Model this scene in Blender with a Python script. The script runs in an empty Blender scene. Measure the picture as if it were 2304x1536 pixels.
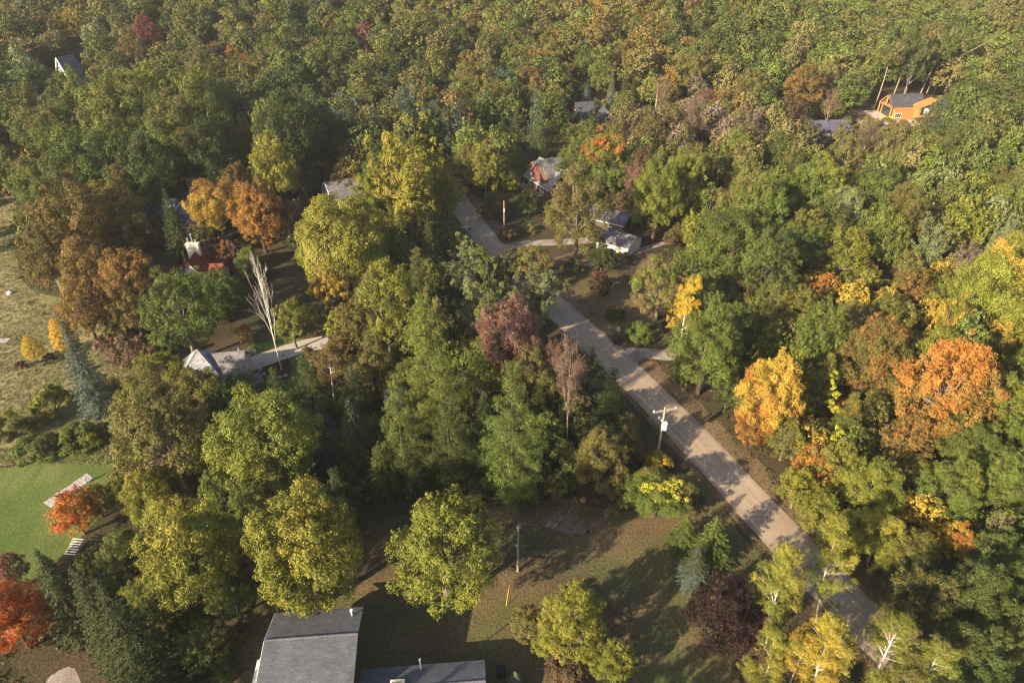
import bpy, math, random
import numpy as np
from mathutils import Vector
R_ = math.radians
scene = bpy.context.scene
COL = scene.collection

# ------------------------------------------------------------ camera, sky, sun, exposure
CAM_H, PITCH, FPX = 75.0, R_(34.0), 1536.0
cam_d = bpy.data.cameras.new('camera'); cam = bpy.data.objects.new('camera', cam_d); COL.objects.link(cam)
cam.location = (0, 0, CAM_H); cam.rotation_euler = (R_(90) - PITCH, 0, 0)
cam_d.lens = 24; cam_d.sensor_width = 36; cam_d.clip_start = 0.5; cam_d.clip_end = 12000
scene.camera = cam
HAZE = True
SUN_EL, SUN_AZ = R_(23.5), math.atan2(-0.76, -0.65)      # azimuth measured from +Y towards +X
world = bpy.data.worlds.new("World"); scene.world = world; world.use_nodes = True
wn = world.node_tree.nodes; wl = world.node_tree.links; wn.clear()
sky = wn.new('ShaderNodeTexSky'); sky.sky_type = 'NISHITA'; sky.sun_disc = False
sky.sun_elevation = SUN_EL; sky.sun_rotation = SUN_AZ % (2 * math.pi); sky.dust_density = 2.0; sky.air_density = 1.0
bg = wn.new('ShaderNodeBackground'); bg.inputs['Strength'].default_value = 0.080
wo = wn.new('ShaderNodeOutputWorld'); wl.new(sky.outputs[0], bg.inputs[0]); wl.new(bg.outputs[0], wo.inputs[0])
sd = bpy.data.lights.new('sun', 'SUN'); sd.energy = 5.0; sd.angle = R_(0.6); sd.color = (1.0, 0.82, 0.57)
sun = bpy.data.objects.new('sun', sd); COL.objects.link(sun)
sdir = Vector((math.sin(SUN_AZ) * math.cos(SUN_EL), math.cos(SUN_AZ) * math.cos(SUN_EL), math.sin(SUN_EL)))
sun.rotation_euler = sdir.to_track_quat('Z', 'Y').to_euler()
sun.location = (-60, -50, 120)
scene.view_settings.view_transform = 'Standard'; scene.view_settings.look = 'None'
scene.view_settings.exposure = 1.36; scene.view_settings.gamma = 1.0
scene.cycles.filter_width = 1.3; scene.cycles.use_denoising = True; scene.cycles.max_bounces = 6; scene.cycles.transparent_max_bounces = 4
scene.cycles.diffuse_bounces = 3; scene.cycles.glossy_bounces = 2

# ------------------------------------------------------------ terrain and pixel helpers
def sstep(a, b, x):
    t = min(1.0, max(0.0, (x - a) / (b - a))); return t * t * (3 - 2 * t)
def terr(x, y):
    z = 32.0 * sstep(205, 470, y)
    if y > 205: z += 2.2 * sstep(205, 260, y) * math.sin(x * 0.021 + 1.3) * math.cos(y * 0.017)
    return z
def ray(u, v):
    xr = (u - 1152) / FPX; yr = (768 - v) / FPX
    return (xr, math.cos(PITCH) + yr * math.sin(PITCH), -math.sin(PITCH) + yr * math.cos(PITCH))
def at(u, v, h=0.0):                                     # where the sight line of (u, v) meets the land raised by h
    dx, dy, dz = ray(u, v); t = 20.0; st = 8.0
    while t < 1500:
        if CAM_H + dz * (t + st) - h < terr(dx * (t + st), dy * (t + st)):
            if st < 0.05: break
            st *= 0.5
        else: t += st
    return dx * t, dy * t, t                             # t = depth along the axis
def proj(x, y, z):
    zz = z - CAM_H
    d = y * math.cos(PITCH) - zz * math.sin(PITCH)
    up = y * math.sin(PITCH) + zz * math.cos(PITCH)
    if d < 1: return -9999, -9999, d
    return 1152 + FPX * x / d, 768 - FPX * up / d, d

# ------------------------------------------------------------ materials
MATS = {}
def nmat(name, rough=0.8):
    m = bpy.data.materials.new(name); m.use_nodes = True
    nt = m.node_tree; b = nt.nodes['Principled BSDF']; b.inputs['Roughness'].default_value = rough
    b.inputs['Specular IOR Level'].default_value = 0.2
    MATS[name] = m
    return m, nt, b
def node(nt, t, **kw):
    n = nt.nodes.new(t)
    for k, v in kw.items(): setattr(n, k, v)
    return n
def noise(nt, vec, scale, detail=4, rough=0.6):
    n = node(nt, 'ShaderNodeTexNoise'); n.inputs['Scale'].default_value = scale
    n.inputs['Detail'].default_value = detail; n.inputs['Roughness'].default_value = rough
    nt.links.new(vec, n.inputs['Vector']); return n.outputs['Fac']
def ramp(nt, fac, stops):
    r = node(nt, 'ShaderNodeValToRGB'); e = r.color_ramp.elements
    while len(e) > 1: e.remove(e[-1])
    e[0].position = stops[0][0]; e[0].color = (*stops[0][1], 1)
    for p, c in stops[1:]:
        q = e.new(p); q.color = (*c, 1)
    nt.links.new(fac, r.inputs[0]); return r.outputs[0]
def mix(nt, fac, a, b, mode='MIX'):
    m = node(nt, 'ShaderNodeMix', data_type='RGBA', blend_type=mode)
    for s, v in ((0, fac), (6, a), (7, b)):
        if isinstance(v, (int, float)): m.inputs[s].default_value = v
        elif isinstance(v, tuple): m.inputs[s].default_value = (*v, 1)
        else: nt.links.new(v, m.inputs[s])
    return m.outputs[2]
def math_n(nt, op, a, b=None, c=None, clamp=False):
    m = node(nt, 'ShaderNodeMath', operation=op); m.use_clamp = clamp
    for i, v in enumerate((a, b, c)):
        if v is None: continue
        if isinstance(v, (int, float)): m.inputs[i].default_value = v
        else: nt.links.new(v, m.inputs[i])
    return m.outputs[0]
def bump(nt, h, bsdf, strength, dist):
    b = node(nt, 'ShaderNodeBump'); b.inputs['Strength'].default_value = strength; b.inputs['Distance'].default_value = dist
    nt.links.new(h, b.inputs['Height']); nt.links.new(b.outputs[0], bsdf.inputs['Normal'])
def simple(name, col, rough=0.7, var=0.25, scale=3.0, coord='Object', bmp=0.0, metallic=0):
    m, nt, b = nmat(name, rough); tc = node(nt, 'ShaderNodeTexCoord')
    f = noise(nt, tc.outputs[coord], scale, 5)
    lo = tuple(c * (1 - var) for c in col); hi = tuple(min(1, c * (1 + var)) for c in col)
    nt.links.new(ramp(nt, f, [(0.3, lo), (0.7, hi)]), b.inputs['Base Color'])
    b.inputs['Metallic'].default_value = metallic
    if bmp: bump(nt, noise(nt, tc.outputs[coord], scale * 4, 3), b, bmp, 0.05)
    return m

def leaf_shader(nt, b, colour):
    out = nt.nodes['Material Output']
    nt.links.new(colour, b.inputs['Base Color']); b.inputs['Roughness'].default_value = 0.55
    b.inputs['Specular IOR Level'].default_value = 0.25
    tr = node(nt, 'ShaderNodeBsdfTranslucent'); nt.links.new(colour, tr.inputs[0])
    ms = node(nt, 'ShaderNodeMixShader'); ms.inputs[0].default_value = 0.16
    nt.links.new(b.outputs[0], ms.inputs[1]); nt.links.new(tr.outputs[0], ms.inputs[2]); nt.links.new(ms.outputs[0], out.inputs[0])
def attr(nt, name, kind='GEOMETRY'):
    a = node(nt, 'ShaderNodeAttribute'); a.attribute_name = name; a.attribute_type = kind; return a
# foliage: main colour = object colour, second colour and its amount = object properties, spread by clump
m, nt, b = nmat('foliage')
oi = node(nt, 'ShaderNodeObjectInfo'); c2 = attr(nt, 'second_colour', 'OBJECT'); am = attr(nt, 'second_amount', 'OBJECT')
tone = attr(nt, 'tone'); lv = attr(nt, 'leaf')
f = math_n(nt, 'MULTIPLY', math_n(nt, 'SUBTRACT', math_n(nt, 'ADD', tone.outputs['Fac'], am.outputs['Fac']), 0.93), 7.0, clamp=True)
c = mix(nt, f, oi.outputs['Color'], c2.outputs['Color'])
k = math_n(nt, 'MULTIPLY_ADD', lv.outputs['Fac'], 0.8, 0.62)
cc = node(nt, 'ShaderNodeCombineColor'); [nt.links.new(k, cc.inputs[i]) for i in range(3)]
c = mix(nt, 1.0, c, cc.outputs[0], 'MULTIPLY')
h = node(nt, 'ShaderNodeHueSaturation'); nt.links.new(c, h.inputs['Color'])
nt.links.new(math_n(nt, 'MULTIPLY_ADD', tone.outputs['Fac'], -0.035, 0.515), h.inputs['Hue'])
leaf_shader(nt, b, h.outputs[0])
# foliage of merged masses: colour stored per leaf
m, nt, b = nmat('foliage_mass'); fc = attr(nt, 'fc'); leaf_shader(nt, b, fc.outputs['Color'])
# bark: object colour with ridges
m, nt, b = nmat('bark', 0.9)
oi = node(nt, 'ShaderNodeObjectInfo'); tc = node(nt, 'ShaderNodeTexCoord'); mp = node(nt, 'ShaderNodeMapping'); mp.inputs['Scale'].default_value = (9, 9, 2.5)
nt.links.new(tc.outputs['Object'], mp.inputs[0]); f = noise(nt, mp.outputs[0], 6, 4)
nt.links.new(mix(nt, 1.0, oi.outputs['Color'], ramp(nt, f, [(0.36, (0.3, 0.27, 0.24)), (0.5, (1, 1, 1))]), 'MULTIPLY'), b.inputs['Base Color'])
def ground_mat(name, cols, s1, s2, s3, bs=0.6, streak=None):
    """two scales of patches between three colours plus fine grain"""
    m, nt, b = nmat(name, 0.95); g = node(nt, 'ShaderNodeNewGeometry'); v = g.outputs['Position']
    if streak:
        mp = node(nt, 'ShaderNodeMapping'); mp.inputs['Rotation'].default_value = (0, 0, streak[0]); mp.inputs['Scale'].default_value = (streak[1], 1, 1)
        nt.links.new(v, mp.inputs[0]); v2 = mp.outputs[0]
    else: v2 = v
    a = ramp(nt, noise(nt, v, s1, 5), [(0.38, cols[0]), (0.6, cols[1])])
    a = mix(nt, math_n(nt, 'MULTIPLY', math_n(nt, 'SUBTRACT', noise(nt, v2, s2, 5), 0.45), 5.0, clamp=True), a, cols[2])
    fine = noise(nt, v, s3, 3, 0.75)
    a = mix(nt, 0.85, a, ramp(nt, fine, [(0.3, (0.45, 0.45, 0.45)), (0.7, (1.5, 1.5, 1.5))]), 'MULTIPLY')
    nt.links.new(a, b.inputs['Base Color']); bump(nt, fine, b, bs, 0.25); return m
ground_mat('forest_floor', [(0.045, 0.034, 0.020), (0.085, 0.060, 0.034), (0.042, 0.050, 0.018)], 0.05, 0.12, 2.2)
ground_mat('field', [(0.080, 0.060, 0.032), (0.155, 0.108, 0.055), (0.085, 0.100, 0.034)], 0.07, 0.075, 2.6)
ground_mat('lawn', [(0.072, 0.110, 0.025), (0.140, 0.162, 0.043), (0.092, 0.130, 0.029)], 0.09, 0.12, 3.0, 0.35, (0.9, 6))
ground_mat('meadow', [(0.17, 0.15, 0.068), (0.25, 0.22, 0.11), (0.14, 0.15, 0.052)], 0.06, 0.10, 1.4, 0.8)
ground_mat('verge', [(0.13, 0.095, 0.056), (0.19, 0.13, 0.078), (0.080, 0.068, 0.034)], 0.15, 0.2, 2.4)
ground_mat('mulch', [(0.06, 0.030, 0.022), (0.10, 0.05, 0.036), (0.04, 0.022, 0.018)], 0.5, 0.8, 6)
# gravel road with wheel tracks along its own length (uv.x across, uv.y along)
m, nt, b = nmat('gravel_road', 0.95)
uv = node(nt, 'ShaderNodeUVMap'); sx = node(nt, 'ShaderNodeSeparateXYZ'); nt.links.new(uv.outputs[0], sx.inputs[0]); g = node(nt, 'ShaderNodeNewGeometry')
mp = node(nt, 'ShaderNodeMapping'); mp.inputs['Scale'].default_value = (0.9, 0.09, 1); nt.links.new(uv.outputs[0], mp.inputs[0])
tr = noise(nt, mp.outputs[0], 1.6, 5, 0.7)
a = ramp(nt, tr, [(0.28, (0.30, 0.228, 0.166)), (0.5, (0.36, 0.280, 0.208)), (0.75, (0.44, 0.348, 0.262))])
e = math_n(nt, 'MULTIPLY', math_n(nt, 'SUBTRACT', math_n(nt, 'ABSOLUTE', sx.outputs[0]), 2.45), 2.2, clamp=True)
e = math_n(nt, 'MULTIPLY', e, math_n(nt, 'MULTIPLY', noise(nt, g.outputs['Position'], 0.35, 4), 1.6, clamp=True))
a = mix(nt, e, a, (0.30, 0.235, 0.185))
w_ = noise(nt, g.outputs['Position'], 0.10, 4); a = mix(nt, 1.0, a, ramp(nt, w_, [(0.3, (0.82, 0.80, 0.78)), (0.65, (1.12, 1.12, 1.12))]), 'MULTIPLY')
fine = noise(nt, g.outputs['Position'], 5.0, 3, 0.8)
a = mix(nt, 0.7, a, ramp(nt, fine, [(0.3, (0.7, 0.7, 0.7)), (0.7, (1.25, 1.25, 1.25))]), 'MULTIPLY')
nt.links.new(a, b.inputs['Base Color']); bump(nt, fine, b, 0.35, 0.1)
ground_mat('gravel_drive', [(0.26, 0.22, 0.20), (0.38, 0.33, 0.30), (0.20, 0.15, 0.12)], 0.25, 0.3, 5, 0.3)
ground_mat('worn_gravel', [(0.09, 0.062, 0.042), (0.19, 0.145, 0.115), (0.11, 0.075, 0.045)], 0.3, 0.5, 5, 0.3)
simple('paved_drive', (0.40, 0.36, 0.32), 0.9, 0.15, 1.2, bmp=0.2)
def shingle(name, col, var=0.35, rows=4.0):
    m, nt, b = nmat(name, 0.85); tc = node(nt, 'ShaderNodeTexCoord'); br = node(nt, 'ShaderNodeTexBrick')
    br.inputs['Scale'].default_value = 1.0; br.inputs['Brick Width'].default_value = 0.5; br.inputs['Row Height'].default_value = 0.2
    br.inputs['Mortar Size'].default_value = 0.012; br.inputs['Color1'].default_value = (*[c * (1 + var) for c in col], 1)
    br.inputs['Color2'].default_value = (*[c * (1 - var) for c in col], 1); br.inputs['Mortar'].default_value = (*[c * 0.45 for c in col], 1)
    nt.links.new(tc.outputs['UV'], br.inputs['Vector'])
    f = noise(nt, tc.outputs['Object'], 0.6, 5); w = ramp(nt, f, [(0.3, (0.8, 0.8, 0.8)), (0.7, (1.2, 1.2, 1.2))])
    fn = ramp(nt, noise(nt, tc.outputs['Object'], 9, 2, 0.8), [(0.3, (0.75, 0.75, 0.75)), (0.7, (1.25, 1.25, 1.25))])
    a = mix(nt, 1.0, mix(nt, 1.0, br.outputs[0], w, 'MULTIPLY'), fn, 'MULTIPLY')
    nt.links.new(a, b.inputs['Base Color']); bump(nt, br.outputs['Fac'], b, 0.3, -0.02); return m
shingle('slate_shingle', (0.19, 0.18, 0.19)); shingle('dark_shingle', (0.075, 0.075, 0.09)); shingle('red_shingle', (0.20, 0.048, 0.035))
shingle('pale_shingle', (0.30, 0.30, 0.33)); shingle('grey_shingle', (0.118, 0.122, 0.145), 0.14); shingle('brown_shingle', (0.22, 0.20, 0.185))
shingle('blue_shingle', (0.10, 0.10, 0.15))
def siding(name, col, period=0.2, horizontal=True):
    m, nt, b = nmat(name, 0.7); tc = node(nt, 'ShaderNodeTexCoord'); w = node(nt, 'ShaderNodeTexWave', wave_type='BANDS', bands_direction='Z' if horizontal else 'X', wave_profile='SAW')
    w.inputs['Scale'].default_value = 1.0 / period / 6.28 * 2; w.inputs['Distortion'].default_value = 0.3; nt.links.new(tc.outputs['Object'], w.inputs[0])
    f = noise(nt, tc.outputs['Object'], 1.3, 5)
    a = mix(nt, 1.0, ramp(nt, f, [(0.3, tuple(c * 0.8 for c in col)), (0.7, tuple(min(1, c * 1.15) for c in col))]), ramp(nt, w.outputs[0], [(0, (0.75, 0.75, 0.75)), (0.25, (1, 1, 1))]), 'MULTIPLY')
    nt.links.new(a, b.inputs['Base Color']); return m
siding('white_siding', (0.78, 0.76, 0.70)); siding('red_siding', (0.155, 0.060, 0.050)); siding('timber_siding', (0.42, 0.205, 0.070)); siding('grey_siding', (0.33, 0.35, 0.37))
siding('stone_siding', (0.60, 0.56, 0.50)); siding('dark_siding', (0.10, 0.08, 0.07))
simple('white_paint', (0.80, 0.78, 0.74), 0.5, 0.08); simple('cream_render', (0.75, 0.68, 0.52), 0.8, 0.12, 2)
simple('weathered_wood', (0.36, 0.31, 0.27), 0.9, 0.35, 5, bmp=0.3); simple('pole_wood', (0.40, 0.32, 0.24), 0.9, 0.35, 6, bmp=0.3)
simple('steel', (0.55, 0.57, 0.6), 0.4, 0.1, metallic=0.7); simple('grey_enamel', (0.72, 0.74, 0.76), 0.4, 0.06)
simple('black_plastic', (0.02, 0.022, 0.025), 0.4, 0.2); simple('yellow_paint', (0.85, 0.50, 0.02), 0.5, 0.08); simple('blue_paint', (0.30, 0.45, 0.65), 0.5, 0.1)
simple('boulder_stone', (0.50, 0.42, 0.34), 0.9, 0.35, 2, bmp=0.5); simple('slab_stone', (0.40, 0.36, 0.35), 0.9, 0.35, 4, bmp=0.4)
simple('wire_metal', (0.22, 0.20, 0.18), 0.4, 0.1, metallic=0.3); simple('stump_wood', (0.38, 0.23, 0.13), 0.9, 0.3, 5); simple('pale_interior', (0.75, 0.74, 0.68), 0.6, 0.1)
simple('terracotta', (0.5, 0.14, 0.06), 0.8, 0.2); simple('rubble', (0.42, 0.35, 0.30), 0.95, 0.3, 1.2, bmp=0.6)
m, nt, b = nmat('window_glass', 0.08); b.inputs['Base Color'].default_value = (0.03, 0.04, 0.05, 1); b.inputs['Specular IOR Level'].default_value = 0.8

# ------------------------------------------------------------ object helpers
def link(o, parent=None):
    COL.objects.link(o)
    if parent is not None: o.parent = parent
    return o
def tag(o, label=None, cat=None, group=None, kind=None):
    if label: o['label'] = label
    if cat: o['category'] = cat
    if group: o['group'] = group
    if kind: o['kind'] = kind
    return o
def empty(name, loc, rz=0.0):
    o = bpy.data.objects.new(name, None); o.location = loc; o.rotation_euler = (0, 0, rz); o.empty_display_size = 0.5
    return link(o)
class MB:
    """collects faces and links them as one mesh object"""
    def __init__(s): s.v = []; s.f = []; s.uv = []
    def face(s, pts, uv=None):
        n = len(s.v); s.v += [tuple(p) for p in pts]; s.f.append(tuple(range(n, n + len(pts))))
        if uv is None:                                  # metres laid out in the face's own plane
            a, b_, c_ = Vector(pts[0]), Vector(pts[1]), Vector(pts[-1]); e1 = (b_ - a)
            e1 = e1.normalized() if e1.length else Vector((1, 0, 0)); nn = e1.cross(c_ - a); nn = nn.normalized() if nn.length else Vector((0, 0, 1)); e2 = nn.cross(e1)
            uv = [((Vector(p) - a).dot(e1), (Vector(p) - a).dot(e2)) for p in pts]
        s.uv += uv
    def hexa(s, p):                                     # p: 4 bottom + 4 top, both counter-clockwise from above
        for q in ((3, 2, 1, 0), (4, 5, 6, 7), (0, 1, 5, 4), (1, 2, 6, 5), (2, 3, 7, 6), (3, 0, 4, 7)): s.face([p[i] for i in q])
    def box(s, x0, x1, y0, y1, z0, z1): s.hexa([(x0, y0, z0), (x1, y0, z0), (x1, y1, z0), (x0, y1, z0), (x0, y0, z1), (x1, y0, z1), (x1, y1, z1), (x0, y1, z1)])
    def tube(s, pts, rad, n=8, cap=True):
        rings = []
        for i, p in enumerate(pts):
            p = Vector(p); d = (Vector(pts[min(i + 1, len(pts) - 1)]) - Vector(pts[max(i - 1, 0)])).normalized()
            a = d.orthogonal().normalized() if abs(d.z) < 0.9 else Vector((1, 0, 0)); a = (a - d * a.dot(d)).normalized(); b_ = d.cross(a)
            r = rad[i] if hasattr(rad, '__len__') else rad
            rings.append([p + (a * math.cos(6.28319 * k / n) + b_ * math.sin(6.28319 * k / n)) * r for k in range(n)])
        for i in range(len(rings) - 1):
            for k in range(n):
                s.face([rings[i][k], rings[i][(k + 1) % n], rings[i + 1][(k + 1) % n], rings[i + 1][k]])
        if cap: s.face(rings[0][::-1]); s.face(rings[-1])
    def build(s, name, mat, parent=None, smooth=False, weld=False):
        me = bpy.data.meshes.new(name); me.from_pydata(s.v, [], s.f)
        u = me.uv_layers.new(name='UVMap'); u.data.foreach_set('uv', [c for p in s.uv for c in p])
        if smooth: me.polygons.foreach_set('use_smooth', [True] * len(s.f))
        me.materials.append(MATS[mat]); me.update()
        o = bpy.data.objects.new(name, me); link(o, parent)
        if weld:
            w = o.modifiers.new('weld', 'WELD'); w.merge_threshold = 0.0005
        return o
# ------------------------------------------------------------ ground, road, drives
def axis(lo, hi, f0, f1, fine, coarse):
    a = list(np.arange(f0, f1 + 0.1, fine)); x = f0; s = fine
    while x > lo: s *= 1.5; x -= s; a.insert(0, max(x, lo))
    x = f1; s = fine
    while x < hi: s *= 1.5; x += s; a.append(min(x, hi))
    return a
gx = axis(-4000, 4000, -420, 420, 6, 0); gy = axis(-1500, 6000, -20, 520, 6, 0)
gv = [(x, y, terr(x, y)) for y in gy for x in gx]; nx = len(gx)
gf = [(j * nx + i, j * nx + i + 1, (j + 1) * nx + i + 1, (j + 1) * nx + i) for j in range(len(gy) - 1) for i in range(nx - 1)]
me = bpy.data.meshes.new('ground'); me.from_pydata(gv, [], gf); me.polygons.foreach_set('use_smooth', [True] * len(gf)); me.materials.append(MATS['forest_floor'])
tag(link(bpy.data.objects.new('ground', me)), kind='structure')

def smooth_poly(pts, n=6, jit=0.35, seed=1):
    """closed Catmull-Rom through the points with a ragged edge"""
    rg = random.Random(seed); out = []
    m = len(pts)
    for i in range(m):
        p0, p1, p2, p3 = pts[i - 1], pts[i], pts[(i + 1) % m], pts[(i + 2) % m]
        for k in range(n):
            t = k / n; q = []
            for a in (0, 1):
                q.append(0.5 * (2 * p1[a] + (p2[a] - p0[a]) * t + (2 * p0[a] - 5 * p1[a] + 4 * p2[a] - p3[a]) * t * t + (3 * p1[a] - p0[a] - 3 * p2[a] + p3[a]) * t ** 3))
            out.append((q[0] + rg.uniform(-jit, jit), q[1] + rg.uniform(-jit, jit)))
    return out
def sheet(name, pix, mat, z, jit=0.35, n=6, seed=1, world=None):
    pts = world or [at(u, v)[:2] for u, v in pix]
    pts = smooth_poly(pts, n, jit, seed) if n > 1 else pts
    b = MB(); b.face([(x, y, z + terr(x, y)) for x, y in pts], uv=[(x, y) for x, y in pts])
    o = b.build(name, mat); tag(o, kind='structure'); return o
sheet('field', [(800, 1180), (1080, 1150), (1260, 1120), (1420, 1150), (1560, 1060), (1650, 1180), (1740, 1290), (1820, 1420), (1900, 1560), (1500, 1640), (1150, 1640), (820, 1640), (560, 1640), (480, 1500), (600, 1370)], 'field', 0.004, seed=2)
sheet('lawn', [(-260, 1060), (-60, 1060), (60, 1040), (150, 1005), (260, 950), (300, 1010), (260, 1110), (190, 1200), (110, 1280), (0, 1330), (-200, 1400)], 'lawn', 0.008, seed=3)
sheet('garden_lawn', [(500, 812), (560, 780), (640, 760), (720, 772), (700, 850), (640, 880), (560, 860)], 'lawn', 0.008, seed=4)
sheet('meadow', [(-400, 600), (-350, 430), (10, 430), (30, 560), (70, 650), (180, 680), (260, 760), (330, 860), (280, 940), (200, 1000), (110, 1030), (0, 1045), (-300, 1060)], 'meadow', 0.006, seed=5)
sheet('roadside_lawn', [(1250, 640), (1290, 610), (1360, 600), (1420, 640), (1480, 720), (1500, 770), (1420, 790), (1330, 700)], 'field', 0.008, seed=6)
sheet('gravel_patch', [(1215, 1185), (1240, 1160), (1290, 1150), (1325, 1185), (1315, 1200), (1270, 1198)], 'worn_gravel', 0.008, 0.6, seed=7)
sheet('dirt_patch', [(100, 1560), (108, 1528), (135, 1508), (165, 1502), (180, 1560)], 'gravel_drive', 0.010, 0.15, seed=8)
sheet('flower_bed', [(572, 830), (590, 800), (625, 790), (650, 810), (655, 840), (640, 853), (600, 852), (580, 845)], 'mulch', 0.014, 0.1, seed=9)
sheet('garage_yard', [(1240, 600), (1260, 575), (1340, 560), (1440, 560), (1480, 580), (1460, 600), (1330, 600)], 'verge', 0.010, seed=10)
sheet('timber_house_yard', None, 'rubble', 0.25, 0.5, seed=11, world=[at(1925, 262)[:2], at(1950, 250)[:2], at(2010, 258)[:2], at(2070, 262)[:2], at(2060, 285)[:2], at(1990, 280)[:2], at(1950, 300)[:2], at(1930, 280)[:2]])

road_px = [(2290, 1760), (2180, 1640), (2095, 1536), (2030, 1480), (1945, 1400), (1860, 1314), (1781, 1230), (1650, 1080), (1510, 930), (1392, 812), (1313, 745), (1240, 685), (1172, 622), (1112, 565), (1083, 529), (1055, 490), (1035, 460)]
rw = [at(u, v)[:2] for u, v in road_px]
a_, b_ = Vector(rw[-1]), Vector(rw[-2]); dd = (a_ - b_).normalized()
rw += [tuple(a_ + dd * 12), tuple(a_ + dd * 26 + Vector((-2, 0)))]
def spline(pts, n):
    out = []
    for i in range(len(pts) - 1):
        p0, p1, p2, p3 = pts[max(i - 1, 0)], pts[i], pts[i + 1], pts[min(i + 2, len(pts) - 1)]
        for k in range(n):
            t = k / n
            out.append(tuple(0.5 * (2 * p1[a] + (p2[a] - p0[a]) * t + (2 * p0[a] - 5 * p1[a] + 4 * p2[a] - p3[a]) * t * t + (3 * p1[a] - p0[a] - 3 * p2[a] + p3[a]) * t ** 3) for a in (0, 1)))
    return out + [pts[-1]]
for _ in range(3):                                       # straighten the measured centre line
    rw = [rw[0]] + [tuple((rw[i - 1][a] + 2 * rw[i][a] + rw[i + 1][a]) / 4 for a in (0, 1)) for i in range(1, len(rw) - 1)] + [rw[-1]]
rc = spline(rw, 8)
def ribbon(name, line, wl_, wr_, mat, z, jit=0.12, seed=1, cols=6):
    rg = random.Random(seed); vs, fs, uvs = [], [], []; s = 0; jl = jr = 0
    for i, p in enumerate(line):
        q0, q1 = Vector(line[max(i - 1, 0)]), Vector(line[min(i + 1, len(line) - 1)]); d = (q1 - q0).normalized(); nn = Vector((d.y, -d.x))
        if i: s += (Vector(p) - Vector(line[i - 1])).length
        jl = 0.6 * jl + rg.uniform(-jit, jit); jr = 0.6 * jr + rg.uniform(-jit, jit)
        for k in range(cols + 1):
            o = -wl_ - jl + (wl_ + wr_ + jl + jr) * k / cols; q = Vector(p) + nn * o
            crown = 0.06 * (1 - (2 * k / cols - 1) ** 2) if name == 'road' else 0
            vs.append((q.x, q.y, terr(q.x, q.y) + z + crown)); uvs.append((o, s))
    c1 = cols + 1
    for i in range(len(line) - 1):
        for k in range(cols): fs.append((i * c1 + k, i * c1 + k + 1, (i + 1) * c1 + k + 1, (i + 1) * c1 + k))
    me = bpy.data.meshes.new(name); me.from_pydata(vs, [], fs); u = me.uv_layers.new(name='UVMap')
    u.data.foreach_set('uv', [c for f in fs for k in f for c in uvs[k]]); me.polygons.foreach_set('use_smooth', [True] * len(fs))
    me.materials.append(MATS[mat]); o = link(bpy.data.objects.new(name, me)); tag(o, kind='structure'); return o
ribbon('verge', rc, 4.3, 6.6, 'verge', 0.014, 0.35, 3)
ribbon('road', rc, 3.25, 3.25, 'gravel_road', 0.026, 0.10, 4, 10)
def drive(name, pix, w, mat, z, jit=0.1, seed=1):
    ribbon(name, spline([at(u, v)[:2] for u, v in pix], 6), w, w, mat, z, jit, seed, 2)
drive('driveway_apron', [(1392, 800), (1420, 793), (1455, 795), (1490, 797), (1530, 800)], 1.7, 'gravel_drive', 0.020, 0.15, 5)
sheet('apron_mouth', [(1395, 776), (1410, 784), (1440, 783), (1470, 795), (1440, 808), (1432, 824), (1412, 812)], 'gravel_drive', 0.018, 0.15, seed=6)
drive('red_house_driveway', [(1120, 558), (1160, 552), (1200, 547), (1260, 545), (1330, 540)], 1.7, 'gravel_drive', 0.018, 0.1, 7)
drive('garage_driveway', [(1215, 620), (1270, 607), (1340, 590), (1400, 575), (1460, 556), (1500, 545)], 0.9, 'gravel_drive', 0.016, 0.1, 8)
drive('paved_driveway', [(510, 838), (560, 820), (600, 806), (640, 792), (700, 775), (740, 768)], 2.3, 'paved_drive', 0.016, 0.03, 9)
drive('house_path', [(960, 505), (1010, 498), (1040, 500)], 1.3, 'gravel_drive', 0.012, 0.1, 12)

# ------------------------------------------------------------ tree templates (unit crown radius, foot at the origin)
rng = np.random.default_rng(7)
def unit(v): return v / np.maximum(np.linalg.norm(v, axis=-1, keepdims=True), 1e-9)
def cards(P, N, L, W, T=None, g=None):
    """diamond leaves at P facing N; T: long axis (random when None)"""
    g = g or rng; n = len(P)
    if T is None: T = g.normal(size=(n, 3))
    T = unit(T - N * (T * N).sum(1, keepdims=True)); B = np.cross(N, T)
    L = np.broadcast_to(L, n)[:, None]; W = np.broadcast_to(W, n)[:, None]
    q = g.uniform(0.25, 0.55, (n, 1))
    V = np.empty((n, 4, 3)); V[:, 0] = P - T * L * 0.5; V[:, 2] = P + T * L * 0.5
    V[:, 1] = P + B * W * 0.5 + T * L * (q - 0.5) * 0.6; V[:, 3] = P - B * W * 0.5 - T * L * (q - 0.5) * 0.6
    return V
def quad_mesh(name, V, mats, face_attrs, colour=None):
    n = len(V); me = bpy.data.meshes.new(name)
    me.vertices.add(n * 4); me.vertices.foreach_set('co', V.reshape(-1).astype(np.float32))
    me.loops.add(n * 4); me.loops.foreach_set('vertex_index', np.arange(n * 4, dtype=np.int32))
    me.polygons.add(n); me.polygons.foreach_set('loop_start', np.arange(0, n * 4, 4, dtype=np.int32))
    for k, a in face_attrs.items():
        at_ = me.attributes.new(k, 'FLOAT', 'FACE'); at_.data.foreach_set('value', a.astype(np.float32))
    if colour is not None:
        at_ = me.attributes.new('fc', 'FLOAT_COLOR', 'FACE'); at_.data.foreach_set('color', np.c_[colour, np.ones(n)].astype(np.float32).reshape(-1))
    for m_ in mats: me.materials.append(MATS[m_])
    me.update(calc_edges=True); me.validate(); return me
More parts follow.
